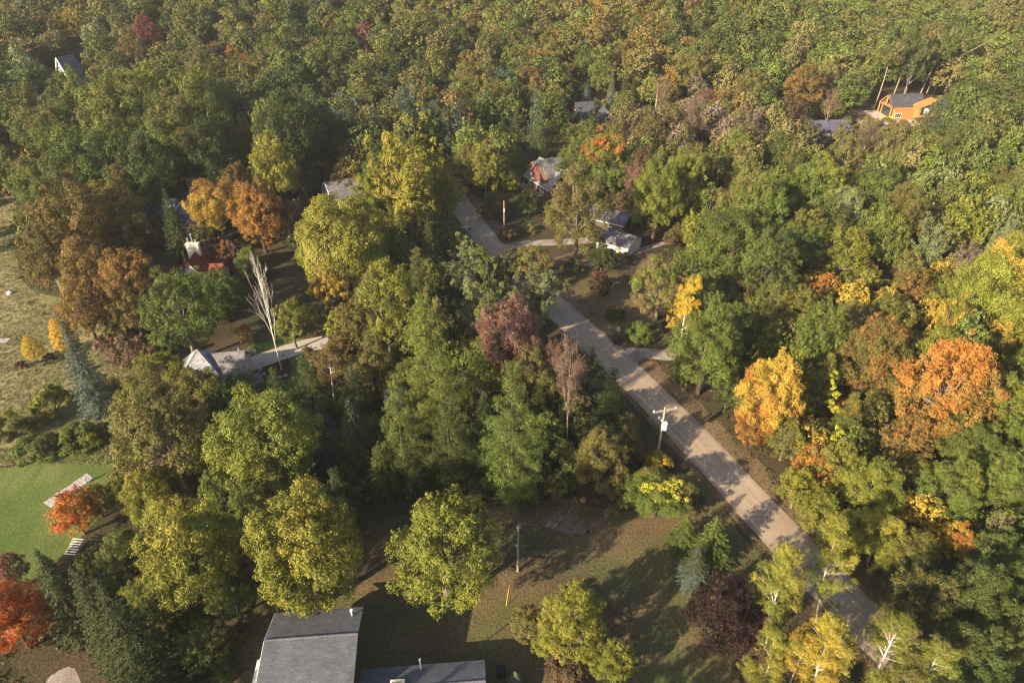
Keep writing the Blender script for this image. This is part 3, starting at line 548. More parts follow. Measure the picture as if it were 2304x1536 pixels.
# crown centre in the photograph, crown width, kind, colours (+ amount of the second 0-9), height factor, own label
H = '''
1000 1238 245 b Ya2 1.12|round yellow green maple with orange tip standing alone on the brown lawn
688 1218 265 b YL3 1.15|big yellow green maple right behind the large grey shingled roof
425 1240 225 b YL3 1.25|tall lime tinged maple at the grey roofed house's side, first beyond the spruces
600 985 225 b YM4 1.15|broad green crown sunlit yellow, downhill of the slate roofed house
590 1110 150 b Mg4 1|
330 1120 120 b Yw2 1.15|
275 1240 100 b Mo3 1.1|
270 1110 70 b YM3 1.1|
165 1150 105 b AR4 0.95|orange and red maple leaning over the stone steps on the lawn
215 1125 80 b aY4 0.9|
22 1385 150 b RA4 1.1|fiery red orange maple at the lawn's lower corner
15 1285 85 b Dr5 1|
143 1345 112 s GG3 1.3|dark spruce between the fiery maple and the white plank steps
232 1405 125 s GD2 1.45|slender dark spruce, taller of the pair above the dirt patch
300 1455 175 s GG3 1.2|wide smoky green spruce beside the brown lawn near the deck
455 1455 95 x Mo3 1|
120 1290 60 s GG0 1|
375 985 215 x oO5 1.05|sparse olive tree with pale forking limbs beside the mown lawn
365 868 150 b OY4 1|
455 895 130 b OY3 1|
545 880 90 b MO3 1|
410 860 60 h OY3 1.5|
300 930 110 b oY4 0.9|
115 905 95 h YL4 1.3|yellow green bush in front of the tall blue spruce
188 838 100 s UG3 1.3|tall blue grey spruce on the open meadow
70 782 52 y WW0 0.8|small bright yellow tree in the meadow, the shorter one
133 755 46 y WW0 1.25|taller bright yellow tree touching the blue spruce
47 822 26 h rK5 1.2|dark red bush under the short yellow tree
110 808 30 h KK0 1.2|dark burgundy bush between the yellow tree and the blue spruce
15 965 110 h OY4 1|
80 1012 110 h Mg3 0.8|
175 985 110 h MY3 0.8|
235 775 60 h DP4 1|
290 790 100 h PD5 1.1|brownish thicket between the blue spruce and the slate roofed house
345 800 80 h Dr3 1.2|
240 870 60 h OB3 1|
405 702 160 b Mg3 1.1|leaning green tree with pale trunk behind the slate roofed house
455 655 90 b YM4 1|
500 660 100 b Mg4 1|
552 750 42 y aA4 0.75|small rust orange cone tree on the dark lawn
597 672 84 n TT0 2.15|leafless white birch standing in the stone ringed flower bed
655 720 85 x YO3 1.15|
770 545 215 w LY3 1|large lime yellow weeping willow in front of the barn roofed house
740 640 80 x wB4 1.2|
870 690 150 b OY5 1.25|tall olive tree with two rounded tops right of the willow
800 730 110 b OB3 1.1|
905 570 85 s gO3 1.1|dark spruce right of the lime yellow willow
968 570 75 s gG3 1|
945 650 110 p gO3 1|
1045 605 110 c SM3 1|silvery green poplar by the hidden bend of the road
1085 685 150 c SM4 1.1|silvery green poplar behind the dusky red crowned tree
1212 655 135 c SM3 1.0|pale silvery poplar at the roadside right of the other poplars
1150 750 160 b rP6 1.1|dusky red and pink crowned tree left of the twiggy roadside trees
1190 850 130 b OD4 1|
1100 800 110 b MO4 1|
965 850 190 p YM5 1.15|bright green bushy pine in the middle of the wood
1060 900 90 x OM3 1|
1128 860 30 h Dr3 1.4|
1285 860 100 t PT5 1.8|brown twiggy tree with two pale trunks beside the road
1250 830 70 t TP3 1.5|
1330 830 70 p gG2 1|
1375 900 95 p gG2 1|dark green pine at the road edge near the transformer pole
1350 1035 130 b BO5 1|ochre brown tree below the dark roadside pine
1410 1000 80 b DO5 1|
1400 1095 95 h OM5 1.4|
1480 1105 140 b MO4 0.75|olive bush tree topped with bright yellow vine beside the transformer pole
1480 1040 70 h WL5 1|
1150 1000 180 p Mg3 1.3|bright green pine at the lawn's back edge, widest of its row
1010 985 135 p gM3 1.4|
905 985 135 p gM4 1.4|
800 1000 115 s gu3 1.0|
735 1000 115 s uG3 1.0|
1060 1100 90 h gG3 1.3|
1180 1120 80 h gO3 1|
800 905 100 p mu3 1.1|
700 900 120 p gm3 1.1|
840 820 100 b OD3 1|
740 840 90 k BO3 0.9|
700 820 60 k oB4 0.9|
770 780 70 x BO3 1|
1540 1200 80 s gM3 0.7|smallest dark green spruce of the roadside trio
1602 1222 112 s gM3 0.7|greyish spruce behind the burgundy tree by the road
1562 1275 92 s UG4 0.72|blue grey spruce touching the burgundy tree
1632 1382 170 b KK0 0.95|dark burgundy maple beside the yellowing birches
1762 1340 135 k YL5 1.25|yellow green birch with white stem leaning over the gravel road
1880 1295 128 k YL4 1.25|birch with white stem crossing the middle of the gravel road
1735 1480 120 k YL4 1|
1800 1490 130 k wY4 1|
1862 1485 150 k wL5 1.1|golden yellow birch at the frame's bottom, over the road's shaded part
2000 1465 150 k YO4 1.05|pale olive birch on the road's far side, bottom edge
2090 1500 130 k YO4 1|
2040 1530 110 k YO4 0.9|
1290 1390 165 b LY5 0.95|bright yellow topped tree on the lawn's front edge
1190 1400 90 x OB3 0.9|
1235 1440 80 b YM3 0.9|
1380 1480 110 b YO3 0.9|
1275 1510 110 h DD3 1.3|dull brown shrub under the bright yellow topped tree
1160 1530 50 s US4 0.6|small pale blue spruce near the grey roofed wing
1545 690 85 k WL3 1.1|bright yellow birch leaning beyond the road
1590 780 165 b Mg3 1.1|mid green tree with pale trunks at the road's far edge
1650 740 100 x MO3 1.1|
1485 640 120 x oM4 1|
1480 440 120 b YM3 1.25|bright green broad tree, sunlit, right of the small white garage
1535 420 120 b YM3 1.15|
1300 475 155 b Oo4 1.05|olive drooping tree between the red house and the white garage
1360 370 130 b MA3 1|green tree with an orange top behind the drooping olive one
1300 370 100 b MO3 1|
1378 495 45 n TT0 1.1|pale leafless tree in front of the white garage
1430 430 90 t TP4 0.9|
1355 580 60 b Gg3 0.9|small dark tree before the white garage
1150 600 85 x OY4 0.8|
1200 592 95 x BY4 0.8|
1350 640 60 h Dr3 1.4|
1290 600 50 h gG3 1.2|
1440 750 70 h Mg4 1.2|
1385 705 50 h GG0 1|
1560 280 80 t PT5 1.1|reddish leafless crown standing out of the far woods
1490 215 60 t TP4 1|
1735 890 140 b Aw6 1.3|orange and golden maple beside the road, brightest of the row
1700 960 90 b Aa5 0.9|
1795 1095 90 b YL4 1|
1845 1150 100 b YM3 1|
1900 1195 90 b YO3 1|
1640 880 70 b gM3 1.1|
1770 985 90 b OY4 1|
1990 700 80 b OY4 1|
1835 1050 95 b Aa4 1|small orange maple below the yellow vined pines
1850 870 90 p MY3 1.1|
1900 960 95 p MY3 1.1|
1880 1050 110 b Yo3 1.1|
1965 800 155 b Oa5 1.15|golden brown rounded maple left of the big orange one
1930 720 90 x oM3 1|
1730 720 90 p OM3 1.15|
1790 700 100 b YO4 1|
1670 650 90 b OB3 1|
1860 650 60 b aA5 1.1|
2135 875 205 b aA5 1.15|largest orange maple on the road's far side
2045 990 115 b Ba5 1.1|
2225 850 75 b AR3 1|
1325 300 55 b OM3 1|
1385 305 55 b Oo3 1|
1280 300 45 b Mo3 1|
1815 300 55 x oD4 1|
1900 300 50 x oO4 1|
1950 290 55 x OB4 0.9|
2010 300 60 x oB4 0.9|
2065 295 50 b oM3 1|
1940 262 30 h PT5 1|
1965 278 34 h oB3 1|
1995 272 26 h OY3 1|
2030 280 30 h oO3 1|
2110 260 60 b uM3 1.1|
455 1380 60 h MG3 1|
505 1500 70 h gM3 1|
530 1430 60 h DB4 0.8|
400 1400 60 h gG3 1|
1560 1130 60 h DP5 0.9|
1362 572 36 h gO3 1|
1402 580 40 h DO4 1|
1330 565 30 h OB3 1|
630 905 90 p gM3 1.1|
860 1060 90 s gG3 0.9|
950 1050 90 p gG3 0.9|
1090 960 90 s Gg3 1|
2060 1060 90 b OY4 1|
2245 650 185 b Yw3 1.2|large yellow green tree with golden parts at the picture's right edge
2250 760 110 b Yw3 1|
2050 640 80 b aO4 1|
2240 920 140 b MY3 1.1|
2180 1000 130 b Mg4 1.1|
2250 1070 130 b Mg4 1.1|
2140 1100 130 b MY3 1.1|
1970 1100 130 b YM4 1.1|
1980 1200 120 b YL3 1.1|
2050 1240 120 b YO4 1|
2155 1215 85 b wA4 1|small golden orange tree beside the leafless one at the right
2240 1190 85 n TT0 1.1|leafless grey tree standing among the green crowns
2080 1340 150 b GO3 1.1|
2200 1350 160 b mg4 1.1|
2250 1240 110 b mM4 1.1|
2180 1470 160 b gm4 1.1|
2280 1420 110 b mg4 1.1|
2095 545 95 c So3 1.1|pale silvery poplar rising above the autumn trees
2250 520 90 c Sm3 1.1|
2180 590 80 x To3 1|
1730 600 140 b mg4 1.1|
1630 560 150 b Mg4 1.15|
1790 560 120 b gM3 1.1|
1900 560 110 b YO3 1.1|
1700 470 140 b MO4 1.1|
1830 430 130 b MY4 1.1|
1960 430 120 b Mg4 1|
1600 470 90 b Mo3 1|
920 385 190 c LY4 1.15|tall pale yellow green poplar left of the road, the highest crown there
845 425 130 c YL5 1|broad poplar leaning toward the barn roofed house
1000 415 130 c LY3 1|
1090 380 85 b YO4 1.1|
1055 370 70 b OB4 1.1|
880 480 90 b OB4 0.8|
960 480 80 b OD4 0.8|
1115 465 80 h OB4 1.3|
1140 530 50 h DB3 1|
617 383 112 b LY3 1.3|bright lime tree against the dark wood, above the orange trees
677 405 42 s US4 1.1|slim blue grey spruce beside the bright lime tree
485 460 125 b wa5 1|golden yellow tree beside the dark roofed house with a skylight
580 480 130 b Aa5 1|orange tree between the golden one and the blue spruce
650 500 80 b Pr4 1|pinkish brown tree at the willow's shoulder
510 570 70 c PA4 0.9|
560 590 70 b MO3 1|
398 525 85 s GG0 1.1|
350 505 60 b GG0 1|
455 520 60 x OB3 0.9|
520 1330 120 b gM3 1|
565 1200 100 b MY3 1|
250 1325 80 b Mg3 1|
345 1340 120 b MY3 1|
500 1110 110 b MO3 1.1|
765 1140 120 p gG3 1|
640 1060 100 b OY3 1|
195 1270 60 b gM3 1|
400 1110 90 b YO3 1|
480 600 26 s Uu3 1|
290 480 110 p OB4 1.1|olive brown pine left of the dark roofed house
150 480 160 b Bg4 1.1|
110 580 130 b BO4 1|
200 620 130 b aB5 1.1|
190 700 110 b aD4 1|
290 640 130 b Ba5 1.1|
300 700 90 b BO4 1|
90 410 120 b MO4 1|
200 370 170 b gM4 1.1|
320 380 160 b gG3 1.1|
120 300 140 b MO3 1|
270 280 170 b MO3 1.1|
400 300 150 b Mo3 1.1|
180 240 130 b gM4 1|
330 220 140 b MY2 1.1|
450 220 130 b MY2 1.1|
470 370 140 b Gg3 1.1|
560 330 80 b OD4 1|
549 285 40 y LY3 1.1|small lime yellow tree in the dark wood
545 250 34 c SS0 1|
650 290 160 b Gg4 1.15|
740 320 110 b Gg3 1|
780 400 80 b OB4 1|
330 72 64 b rr0 0.9|crimson tree far off in the hazy wood
165 55 60 b ww0 0.9|
100 60 60 b Bo4 1|
440 150 80 c oS4 1|pale feathery poplar in the far woods
300 120 70 b Bo4 1|
525 120 40 b aA3 0.9|
555 140 36 b Aa4 0.9|
820 80 60 b Pr4 0.9|
1375 210 32 s US4 1.3|pale blue spruce in the far conifer group
1320 215 28 s Uu4 1.2|
1405 200 34 s gG3 1.3|
1425 210 30 s Gg3 1.2|
1280 200 32 s DB4 1.2|
1160 290 50 p mu4 1|
1210 320 55 p mu4 1|
1130 300 40 p gM3 1|
1590 230 60 b Dr4 1|
1810 195 90 b aO4 1|
1860 180 70 b oY3 1|
1780 250 70 b DB4 1|
1870 240 60 t TP3 1|
1950 320 80 t TD4 0.8|
2060 130 90 x go3 1.4|
'''
# coarse map of filler colours, 12 columns by 8 rows of the photograph
FILL = ['oOBSg gOgoM ggOO GgBM gOOgo MOgoB OaoMg MOaBM gMgO gMMo OgoM oOMM',
        'MgmO gGgM gMOo GgOM gOugo MOuBM OuoMg OoDM oTBO MgOo MgOo MgmO',
        'MOBM BOBa GgBg GgG gOGu OYgM GgmO MOoD MYOM MgYO MmSO MYSO',
        'BOM BaO MgO GYO YOMo OugM SuOg OgDM MgmO MOwo MOYw YwMm',
        'DBO DBO GOg OgY OgDB MgYO OgDg GgO MYOa AYMw OYAa AMYg',
        'OBM OYM MYO GMgu Ggu GgM GgOM gO gMO YwMa MYaA Mgm',
        'gM gMY YMO gMY gM gMO gO gO gMO YMg YMwg Mgm',
        'G gG GM gM gM gM gO gO gO GYO gYm Mgm']
FILL = [r.split() for r in FILL]
prng = random.Random(11)
trees = []       # dicts: x y z R kind c1 c2 amt hs label hand u v w depth
def add_tree(x, y, R, kind, c1, c2, amt, hs, label, hand):
    z = terr(x, y); u, v, d = proj(x, y, z + HC[kind] * R * hs); trees.append(dict(x=x, y=y, z=z, R=R, kind=kind, c1=c1, c2=c2, amt=amt, hs=hs, label=label, hand=hand, u=u, v=v, w=2 * R * FPX / d, d=d))
for ln in H.strip().split('\n'):
    spec, lab = ln.split('|'); u, v, w, k, cs, hs = spec.split(); u, v, w, hs = float(u), float(v), float(w), float(hs)
    R = 5.0
    for _ in range(12):
        x, y, d = at(u, v, HC[k] * R * hs); R = 0.5 * R + 0.5 * (0.5 * w / FPX * d)
    x, y, d = at(u, v, HC[k] * R * hs)
    add_tree(x, y, R, k, cs[0], cs[1], int(cs[2]) / 10, hs, lab, True)

# zones of the photograph that stay open, because the photograph shows what lies there (boxes in its pixels)
OPEN = [(535, 575, 645, 830), (1560, 1140, 1720, 1300), (560, 1370, 1130, 1600), (820, 1170, 1560, 1600), (1240, 590, 1500, 800), (1100, 530, 1240, 570), (340, 430, 445, 500), (360, 545, 480, 615), (400, 780, 720, 860), (735, 425, 810, 480), (1180, 345, 1275, 430),
        (1235, 505, 1480, 615), (1975, 200, 2095, 275), (125, 140, 185, 200), (1930, 238, 2000, 290), (-100, 1040, 240, 1330), (-100, 640, 60, 1100), (60, 720, 230, 1040), (60, 1480, 230, 1600), (1125, 450, 1145, 520), (0, 455, 20, 640), (1285, 255, 1308, 280), (1835, 285, 1890, 320), (0, 322, 18, 360), (500, 770, 720, 850)]
roadpts = [p for p in rc]
def near_road(x, y): return min((x - p[0]) ** 2 + (y - p[1]) ** 2 for p in roadpts) ** 0.5
def blocked(u, v, w, hpx):
    for x0, y0, x1, y1 in OPEN:
        cx = min(max(u, x0), x1); cy = min(max(v, y0), y1)
        if ((u - cx) / (w * 0.5)) ** 2 + ((v - cy) / (hpx * 0.5)) ** 2 < 1: return True
    return False
BUILD = []
for u, v, r in ((440, 830, 9), (500, 825, 7), (420, 600, 10), (395, 485, 10), (775, 470, 8), (1225, 410, 9), (1385, 550, 8), (2035, 255, 13), (160, 203, 6), (700, 1500, 14), (950, 1540, 10), (880, 935, 2.5), (1050, 950, 5), (1860, 315, 7), (1300, 285, 6), (1355, 290, 5), (575, 850, 4)):
    p = at(u, v); BUILD.append((p[0], p[1], r))
hand = list(trees)
cand = []
y = 28.0; row = 0
while y < 560:
    sp = 8.3 + (0.0 if y < 220 else min(1.3, (y - 220) * 0.03))
    half = 1.0 * (y * math.cos(PITCH) + 75 * math.sin(PITCH)) + 14
    x = -half + (row % 2) * sp / 2
    while x < half:
        cand.append((x + prng.uniform(-0.34, 0.34) * sp, y + prng.uniform(-0.34, 0.34) * sp)); x += sp
    y += sp * 0.87; row += 1
n_fill = 0
for x, y in cand:
    R = prng.choice([prng.uniform(3.4, 5.0), prng.uniform(4.4, 6.6)]); hs = prng.uniform(1.05, 1.42) * (5.2 / R) ** 0.35; q = prng.random(); s = prng.random(); s2 = prng.random(); am = prng.uniform(0.1, 0.6); z = terr(x, y)
    u, v, d = proj(x, y, z + 1.5 * R * hs)
    if u < -380 or u > 2684 or v > 1750 or (u < -60 and v > 330): continue
    ci = min(11, max(0, int((u + prng.uniform(-50, 50)) / 192))); ri = min(7, max(0, int((v + prng.uniform(-50, 50)) / 192))); cell = FILL[ri][ci]
    c1 = cell[int(s * len(cell))]; c2 = cell[int(s2 * len(cell))]
    if y > 225:
        if c1 in 'Aa' and prng.random() < 0.5: c1 = 'o'
        if c1 == 'A': c1 = 'a'
        if c2 in 'Aa' and prng.random() < 0.6: c2 = 'B'
    if c1 in 'SY' and q < 0.25: kind = 'c'
    elif c1 in 'TDP' and q < 0.3: kind = 't'
    elif c1 in 'um' and q < 0.5: kind = 'p'
    elif c1 in 'Gg' and q < 0.18 and ci > 2 and ci < 9: kind = 's' if q < 0.09 else 'p'
    elif c1 in 'oOB' and q < 0.35: kind = 'x'
    else: kind = 'b'
    if y > 230: hs *= 0.80; R *= 1.12
    if kind == 'b' and prng.random() < (0.28 if y < 230 else 0.12): R *= 0.72; hs *= 1.45
    if kind == 's': R *= 0.62; hs *= 1.0
    if kind in 'ct': R *= 0.8
    w = 2 * R * FPX / d
    if near_road(x, y) < R + 3.4 + (3.5 if y < 150 else 0) and y < 300: continue
    if any((x - bx) ** 2 + (y - by) ** 2 < (br + R * 0.7) ** 2 for bx, by, br in BUILD): continue
    if blocked(u, v, w * 0.92, w * 1.25): continue
    bu, bv, _ = proj(x, y, z)
    if bv > 1330 and 0 < bu < 1900 and y > 20: continue
    ok = True
    for t in hand:
        dd2 = math.hypot(x - t['x'], y - t['y'])
        if dd2 < 0.62 * (R + t['R']) * (0.8 if t['kind'] in 'hyns' else 1): ok = False; break
        if d < t['d'] - 1 and ((u - t['u']) / (0.38 * (w + t['w']))) ** 2 + ((v - t['v']) / (0.45 * (w + t['w'] * (1.5 if t['kind'] in 'nksy' else 1)))) ** 2 < (1 if t['label'] else 0.6): ok = False; break
    if not ok: continue
    add_tree(x, y, R, kind, c1, c2, am, hs, '', False); n_fill += 1
# low young growth filling the gaps of the wood (joins the merged mass)
under = []
y = 60.0
while y < 300:
    half = 0.80 * (y * math.cos(PITCH) + 75 * math.sin(PITCH)) + 5; x = -half
    while x < half:
        px_, py_ = x + prng.uniform(-1.8, 1.8), y + prng.uniform(-1.8, 1.8); R = prng.uniform(1.7, 3.3); q = prng.random(); x += 4.7
        u, v, d = proj(px_, py_, terr(px_, py_) + R); w = 2 * R * FPX / d; s = prng.random(); s2 = prng.random(); hs = prng.uniform(0.8, 1.15)
        if u < -60 or u > 2364 or v > 1600 or near_road(px_, py_) < R + 4.2 + (2.2 if py_ < 130 else 0): continue
        if any((px_ - bx) ** 2 + (py_ - by) ** 2 < (br + R * 0.4) ** 2 for bx, by, br in BUILD) or blocked(u, v, w * 1.0, w * 1.4) or (v > 1120 and 780 < u < 1640) or (v > 560 and u < 120 + (v - 560) * 0.3 and v < 1400): continue
        if any(math.hypot(px_ - t['x'], py_ - t['y']) < 0.55 * t['R'] + 0.3 * R or (d < t['d'] - 1 and t['label'] and abs(u - t['u']) < 0.3 * (w + t['w']) and abs(v - t['v']) < 0.38 * (w + t['w'])) for t in hand): continue
        if any(abs(px_ - t['x']) < 7 and math.hypot(px_ - t['x'], py_ - t['y']) < 0.5 * (t['R'] + R) for t in trees[len(hand):]): continue
        cell = FILL[min(7, max(0, int(v / 192)))][min(11, max(0, int(u / 192)))]
        under.append(dict(x=px_, y=py_, z=terr(px_, py_), R=R, kind='b' if q < 0.75 else 'h', c1=cell[int(s * len(cell))], c2='O', amt=0.3, hs=hs, w=w, lod='D'))
    y += 4.2
print('understory', len(under))
# trees whose shadows reach into the view from just outside it
fill = [t for t in trees if not t['hand']]
inview = [t for t in fill if -20 - t['w'] / 2 < t['u'] < 2324 + t['w'] / 2 and t['v'] < 1536 + t['w']]
inview.sort(key=lambda t: -t['w'])
N_IND = 335 - len(hand)
ind_fill = inview[:N_IND]; ids = set(id(t) for t in ind_fill)
mass = [t for t in fill if id(t) not in ids]
print('hand', len(hand), 'fillers', n_fill, 'individual fillers', len(ind_fill), 'mass', len(mass))
for x, y, R, hs in ((-4, 21, 5.5, 1.25), (7, 19, 5.5, 1.3), (17, 17, 5.5, 1.35), (27, 19, 5.5, 1.35), (37, 23, 5.0, 1.3), (-20, 14, 6, 1.3), (-34, 18, 6, 1.2), (-50, 24, 6, 1.1)):
    mass.append(dict(x=x, y=y, z=terr(x, y), R=R, kind='b', c1='M', c2='Y', amt=0.2, hs=hs, w=200, lod='D'))

# ---- labels: each says what singles the tree out
LAND = [(700, 1450, 'the large grey roof'), (960, 1510, 'the grey roofed wing'), (470, 820, 'the slate roofed house'), (420, 590, 'the red roofed house'), (390, 470, 'the skylight house'), (775, 460, 'the barn roofed house'), (1225, 390, 'the red house'), (1385, 540, 'the white garage'),
        (2035, 240, 'the orange timber house'), (155, 170, 'the far white gable'), (1490, 960, 'the transformer pole'), (1390, 768, 'the black bin'), (1262, 619, 'the yellow road sign'), (1165, 1250, 'the lawn pole'), (155, 1100, 'the stone steps'), (187, 820, 'the tall blue spruce'), (600, 700, 'the white bare birch'),
        (770, 545, 'the lime willow'), (2130, 880, 'the largest orange maple'), (1735, 890, 'the orange golden maple'), (930, 370, 'the tallest poplar'), (617, 388, 'the bright lime tree'), (1480, 440, 'the bright green tree by the garage'), (2240, 650, 'the golden edge tree'), (330, 70, 'the crimson far tree'),
        (1560, 280, 'the reddish bare crown'), (1375, 210, 'the pale blue far spruce'), (1860, 300, 'the hidden blue roof'), (1300, 270, 'the hidden dark cabin'), (1638, 1385, 'the burgundy maple'), (1150, 750, 'the dusky red crowned tree'), (2095, 545, 'the silvery poplar'), (440, 150, 'the feathery far poplar')]
def rel(t):
    best = min(LAND, key=lambda l: math.hypot(l[0] - t['u'], (l[1] - t['v']) * 1.2) + (1e6 if math.hypot(l[0] - t['u'], l[1] - t['v']) < 8 else 0)); dx, dy = t['u'] - best[0], t['v'] - best[1]
    far = math.hypot(dx, dy); deg = 'just ' if far < 95 else ('' if far < 210 else 'well ')
    if abs(dx) > 1.6 * abs(dy): return deg + ('right of ' if dx > 0 else 'left of ') + best[2]
    s = 'above ' if dy < 0 else 'below '
    if abs(dx) > 0.55 * abs(dy): s += 'and right of ' if dx > 0 else 'and left of '
    return deg + s + best[2]
todo = [t for t in hand + ind_fill if not t['label']]
def base_label(t):
    a = PAL[t['c1']][1]; k = KIND[t['kind']][1]
    if t['kind'] in 'nt' and 'leafless' in a: a = 'grey brown'
    return a + ' ' + k
allv = hand + ind_fill
def nb(t, skip=0):
    o = sorted((q for q in allv if q is not t), key=lambda q: math.hypot(q['u'] - t['u'], q['v'] - t['v']))[skip]
    side = ('right of' if t['u'] > o['u'] else 'left of') if abs(t['u'] - o['u']) > abs(t['v'] - o['v']) else ('behind' if t['v'] < o['v'] else 'in front of')
    return side + ' ' + ('an ' if PAL[o['c1']][1][0] in 'aeiou' else 'a ') + PAL[o['c1']][1] + ' ' + KIND[o['kind']][1].split()[-1]
from collections import Counter
for t in todo: t['label'] = base_label(t) + ' ' + rel(t)
for step in (1, 2, 3):
    cnt = Counter(t['label'] for t in allv)
    for t in todo:
        if cnt[t['label']] > 1 and (step == 3 or len(t['label'].split()) < (13 if step == 1 else 15)):
            if step == 1: t['label'] = base_label(t) + ' ' + nb(t) + ', ' + rel(t)
            elif step == 3: t['label'] = base_label(t) + ' ' + nb(t) + ' and ' + nb(t, 1)
            else:
                sz = 'tall ' if t['hs'] * t['R'] > 6 else ('small ' if t['R'] < 4.2 else 'broad '); t['label'] = sz + t['label']
for t in allv:
    wds = t['label'].split()
    if len(wds) > 16: t['label'] = ' '.join(wds[:16])
print('distinct labels', len(set(t['label'] for t in allv)), 'of', len(allv))

GROUPS = dict(b='autumn broadleaf trees in the woods', x='autumn broadleaf trees in the woods', p='pine trees in the woods', s='spruces among the woods', c='poplars in the woods', k='birches along the woods', n='leafless trees', t='leafless trees', y='young yellow and orange trees', h='shrubs below the trees', w='weeping trees')
def build_tree(t, i):
    k = t['kind']; lod = 'X' if t['w'] > 118 and k in NVAR['X'] else ('A' if t['w'] > 62 or t.get('off') else 'B')
    cr, tk = template(k, lod, prng.randrange(20) if not (k == 'b' and t['w'] > 200 and t['hand']) else (3 if t['u'] > 900 else 1))
    nm, _, cat = KIND[k]; R = t['R']
    e = empty(nm, (t['x'], t['y'], t['z']), prng.uniform(0, 6.283)); e.scale = (R * prng.uniform(0.93, 1.07), R * prng.uniform(0.93, 1.07), R * t['hs'])
    tag(e, t['label'], cat, GROUPS[k])
    jit = prng.uniform(0.88, 1.14); jh = prng.uniform(0.93, 1.07)
    if cr is not None:
        c = bpy.data.objects.new('crown', cr); link(c, e); col = PAL[t['c1']][0]; c.color = (col[0] * jit * jh, col[1] * jit, col[2] * jit, 1)
        c2 = PAL[t['c2']][0]; c['second_colour'] = [float(v * jit) for v in c2]; c['second_amount'] = float(t['amt'])
        if k == 't': c.color = (*[v * 0.8 for v in PAL['P' if 'P' in (t['c1'], t['c2']) else 'T'][0]], 1)
    tr = bpy.data.objects.new('trunk', tk); link(tr, e)
    bk = {'k': 'w', 'n': 't', 't': 't', 'p': 'd', 's': 'd'}.get(k, 'g' if (k == 'x' or (i % 4 == 0)) else 'd')
    if 'white birch' in t['label'] or t['kind'] == 'k': bk = 'w'
    tr.color = (*BARK[bk], 1)
    return e
for i, t in enumerate(allv): build_tree(t, i)

# ---- the rest of the wood: one mass
VV, CC, WV = [], [], []
grn = np.random.default_rng(5)
for t in mass + under:
    k = t['kind']; far = t.get('lod', 'C')
    if k not in NVAR[far]: k = 'b'
    V, tone, leaf, w = template(k, far, prng.randrange(20)); R = t['R']; a = prng.uniform(0, 6.283)
    if V is None: continue
    if k == 't' and far == 'C': sel = grn.integers(0, len(V), 500); V, tone, leaf = V[sel], tone[sel], leaf[sel]
    M = np.array([[math.cos(a), -math.sin(a), 0], [math.sin(a), math.cos(a), 0], [0, 0, 1]]); S = np.array([R, R, R * t['hs']])
    VV.append((V * S) @ M.T + np.array([t['x'], t['y'], t['z']])); jit = prng.uniform(0.85, 1.15)
    f = np.clip((tone + t['amt'] - 0.93) * 7, 0, 1)[:, None]; c = np.array(PAL[t['c1']][0]) * (1 - f) + np.array(PAL[t['c2']][0]) * f
    CC.append(c * (0.62 + 0.8 * leaf)[:, None] * jit)
    tv = [(0.0, 0.0), (1.0, 0.0)]; r = 0.05 * R; h = HC[k] * R * t['hs']
    for j in range(3):
        b0, b1 = j * 2.094, (j + 1) * 2.094
        WV.append(np.array([[[math.cos(b0) * r, math.sin(b0) * r, -0.3], [math.cos(b1) * r, math.sin(b1) * r, -0.3], [math.cos(b1) * r * 0.6, math.sin(b1) * r * 0.6, h], [math.cos(b0) * r * 0.6, math.sin(b0) * r * 0.6, h]]]) + np.array([t['x'], t['y'], t['z']]))
V = np.concatenate(VV + WV); C = np.concatenate(CC + [np.tile([0.09, 0.07, 0.055], (len(WV), 1))])
me = quad_mesh('far_wood', V, ['foliage_mass'], {}, C); o = link(bpy.data.objects.new('far_wood', me))
tag(o, 'autumn wood of green, olive and orange crowns covering the far slopes', 'wood', kind='stuff')
print('mass quads', len(V))

# ---- undergrowth between the trunks and rough grass along road and lawn
g = np.random.default_rng(21)
def scatter(name, label, pts, rad, per, size, cols, flat=0.6, cat='undergrowth'):
    n = len(pts); i = np.repeat(np.arange(n), per); m_ = len(i); rr = rad * g.uniform(0.5, 1.3, n)
    D = unit(g.normal(size=(m_, 3)) * np.array([1, 1, 0.7]) + np.array([0, 0, 0.35])); D[:, 2] = np.abs(D[:, 2])
    P = np.array([(p[0], p[1], terr(*p)) for p in pts])[i] + D * (rr[i] * g.uniform(0.4, 1.0, m_))[:, None] * np.array([1, 1, flat])
    N = unit(D + g.normal(size=(m_, 3)) * 0.5); L = size * g.uniform(0.6, 1.4, m_); V = cards(P, N, L, L * 0.5, None, g)
    cols = np.array(cols); c = cols[g.integers(0, len(cols), n)][i] * g.uniform(0.65, 1.35, (m_, 1))
    o = link(bpy.data.objects.new(name, quad_mesh(name, V, ['foliage_mass'], {}, c))); tag(o, label, cat, kind='stuff'); return o
pts = []
while len(pts) < 5200:
    y = prng.uniform(30, 215); x = prng.uniform(-0.85, 0.85) * (y * 0.83 + 45); u, v, d = proj(x, y, terr(x, y))
    if near_road(x, y) < 5.5 or any(x0 - 5 < u < x1 + 5 and y0 - 5 < v < y1 + 5 for x0, y0, x1, y1 in OPEN) or any(math.hypot(x - bx, y - by) < br for bx, by, br in BUILD): continue
    if v > 1130 and 780 < u < 1640: continue
    pts.append((x, y))
scatter('undergrowth', 'low mixed undergrowth between the trunks', pts, 0.95, 26, 0.34, [PAL[k][0] for k in 'GgOgDBOr'])
pts = []
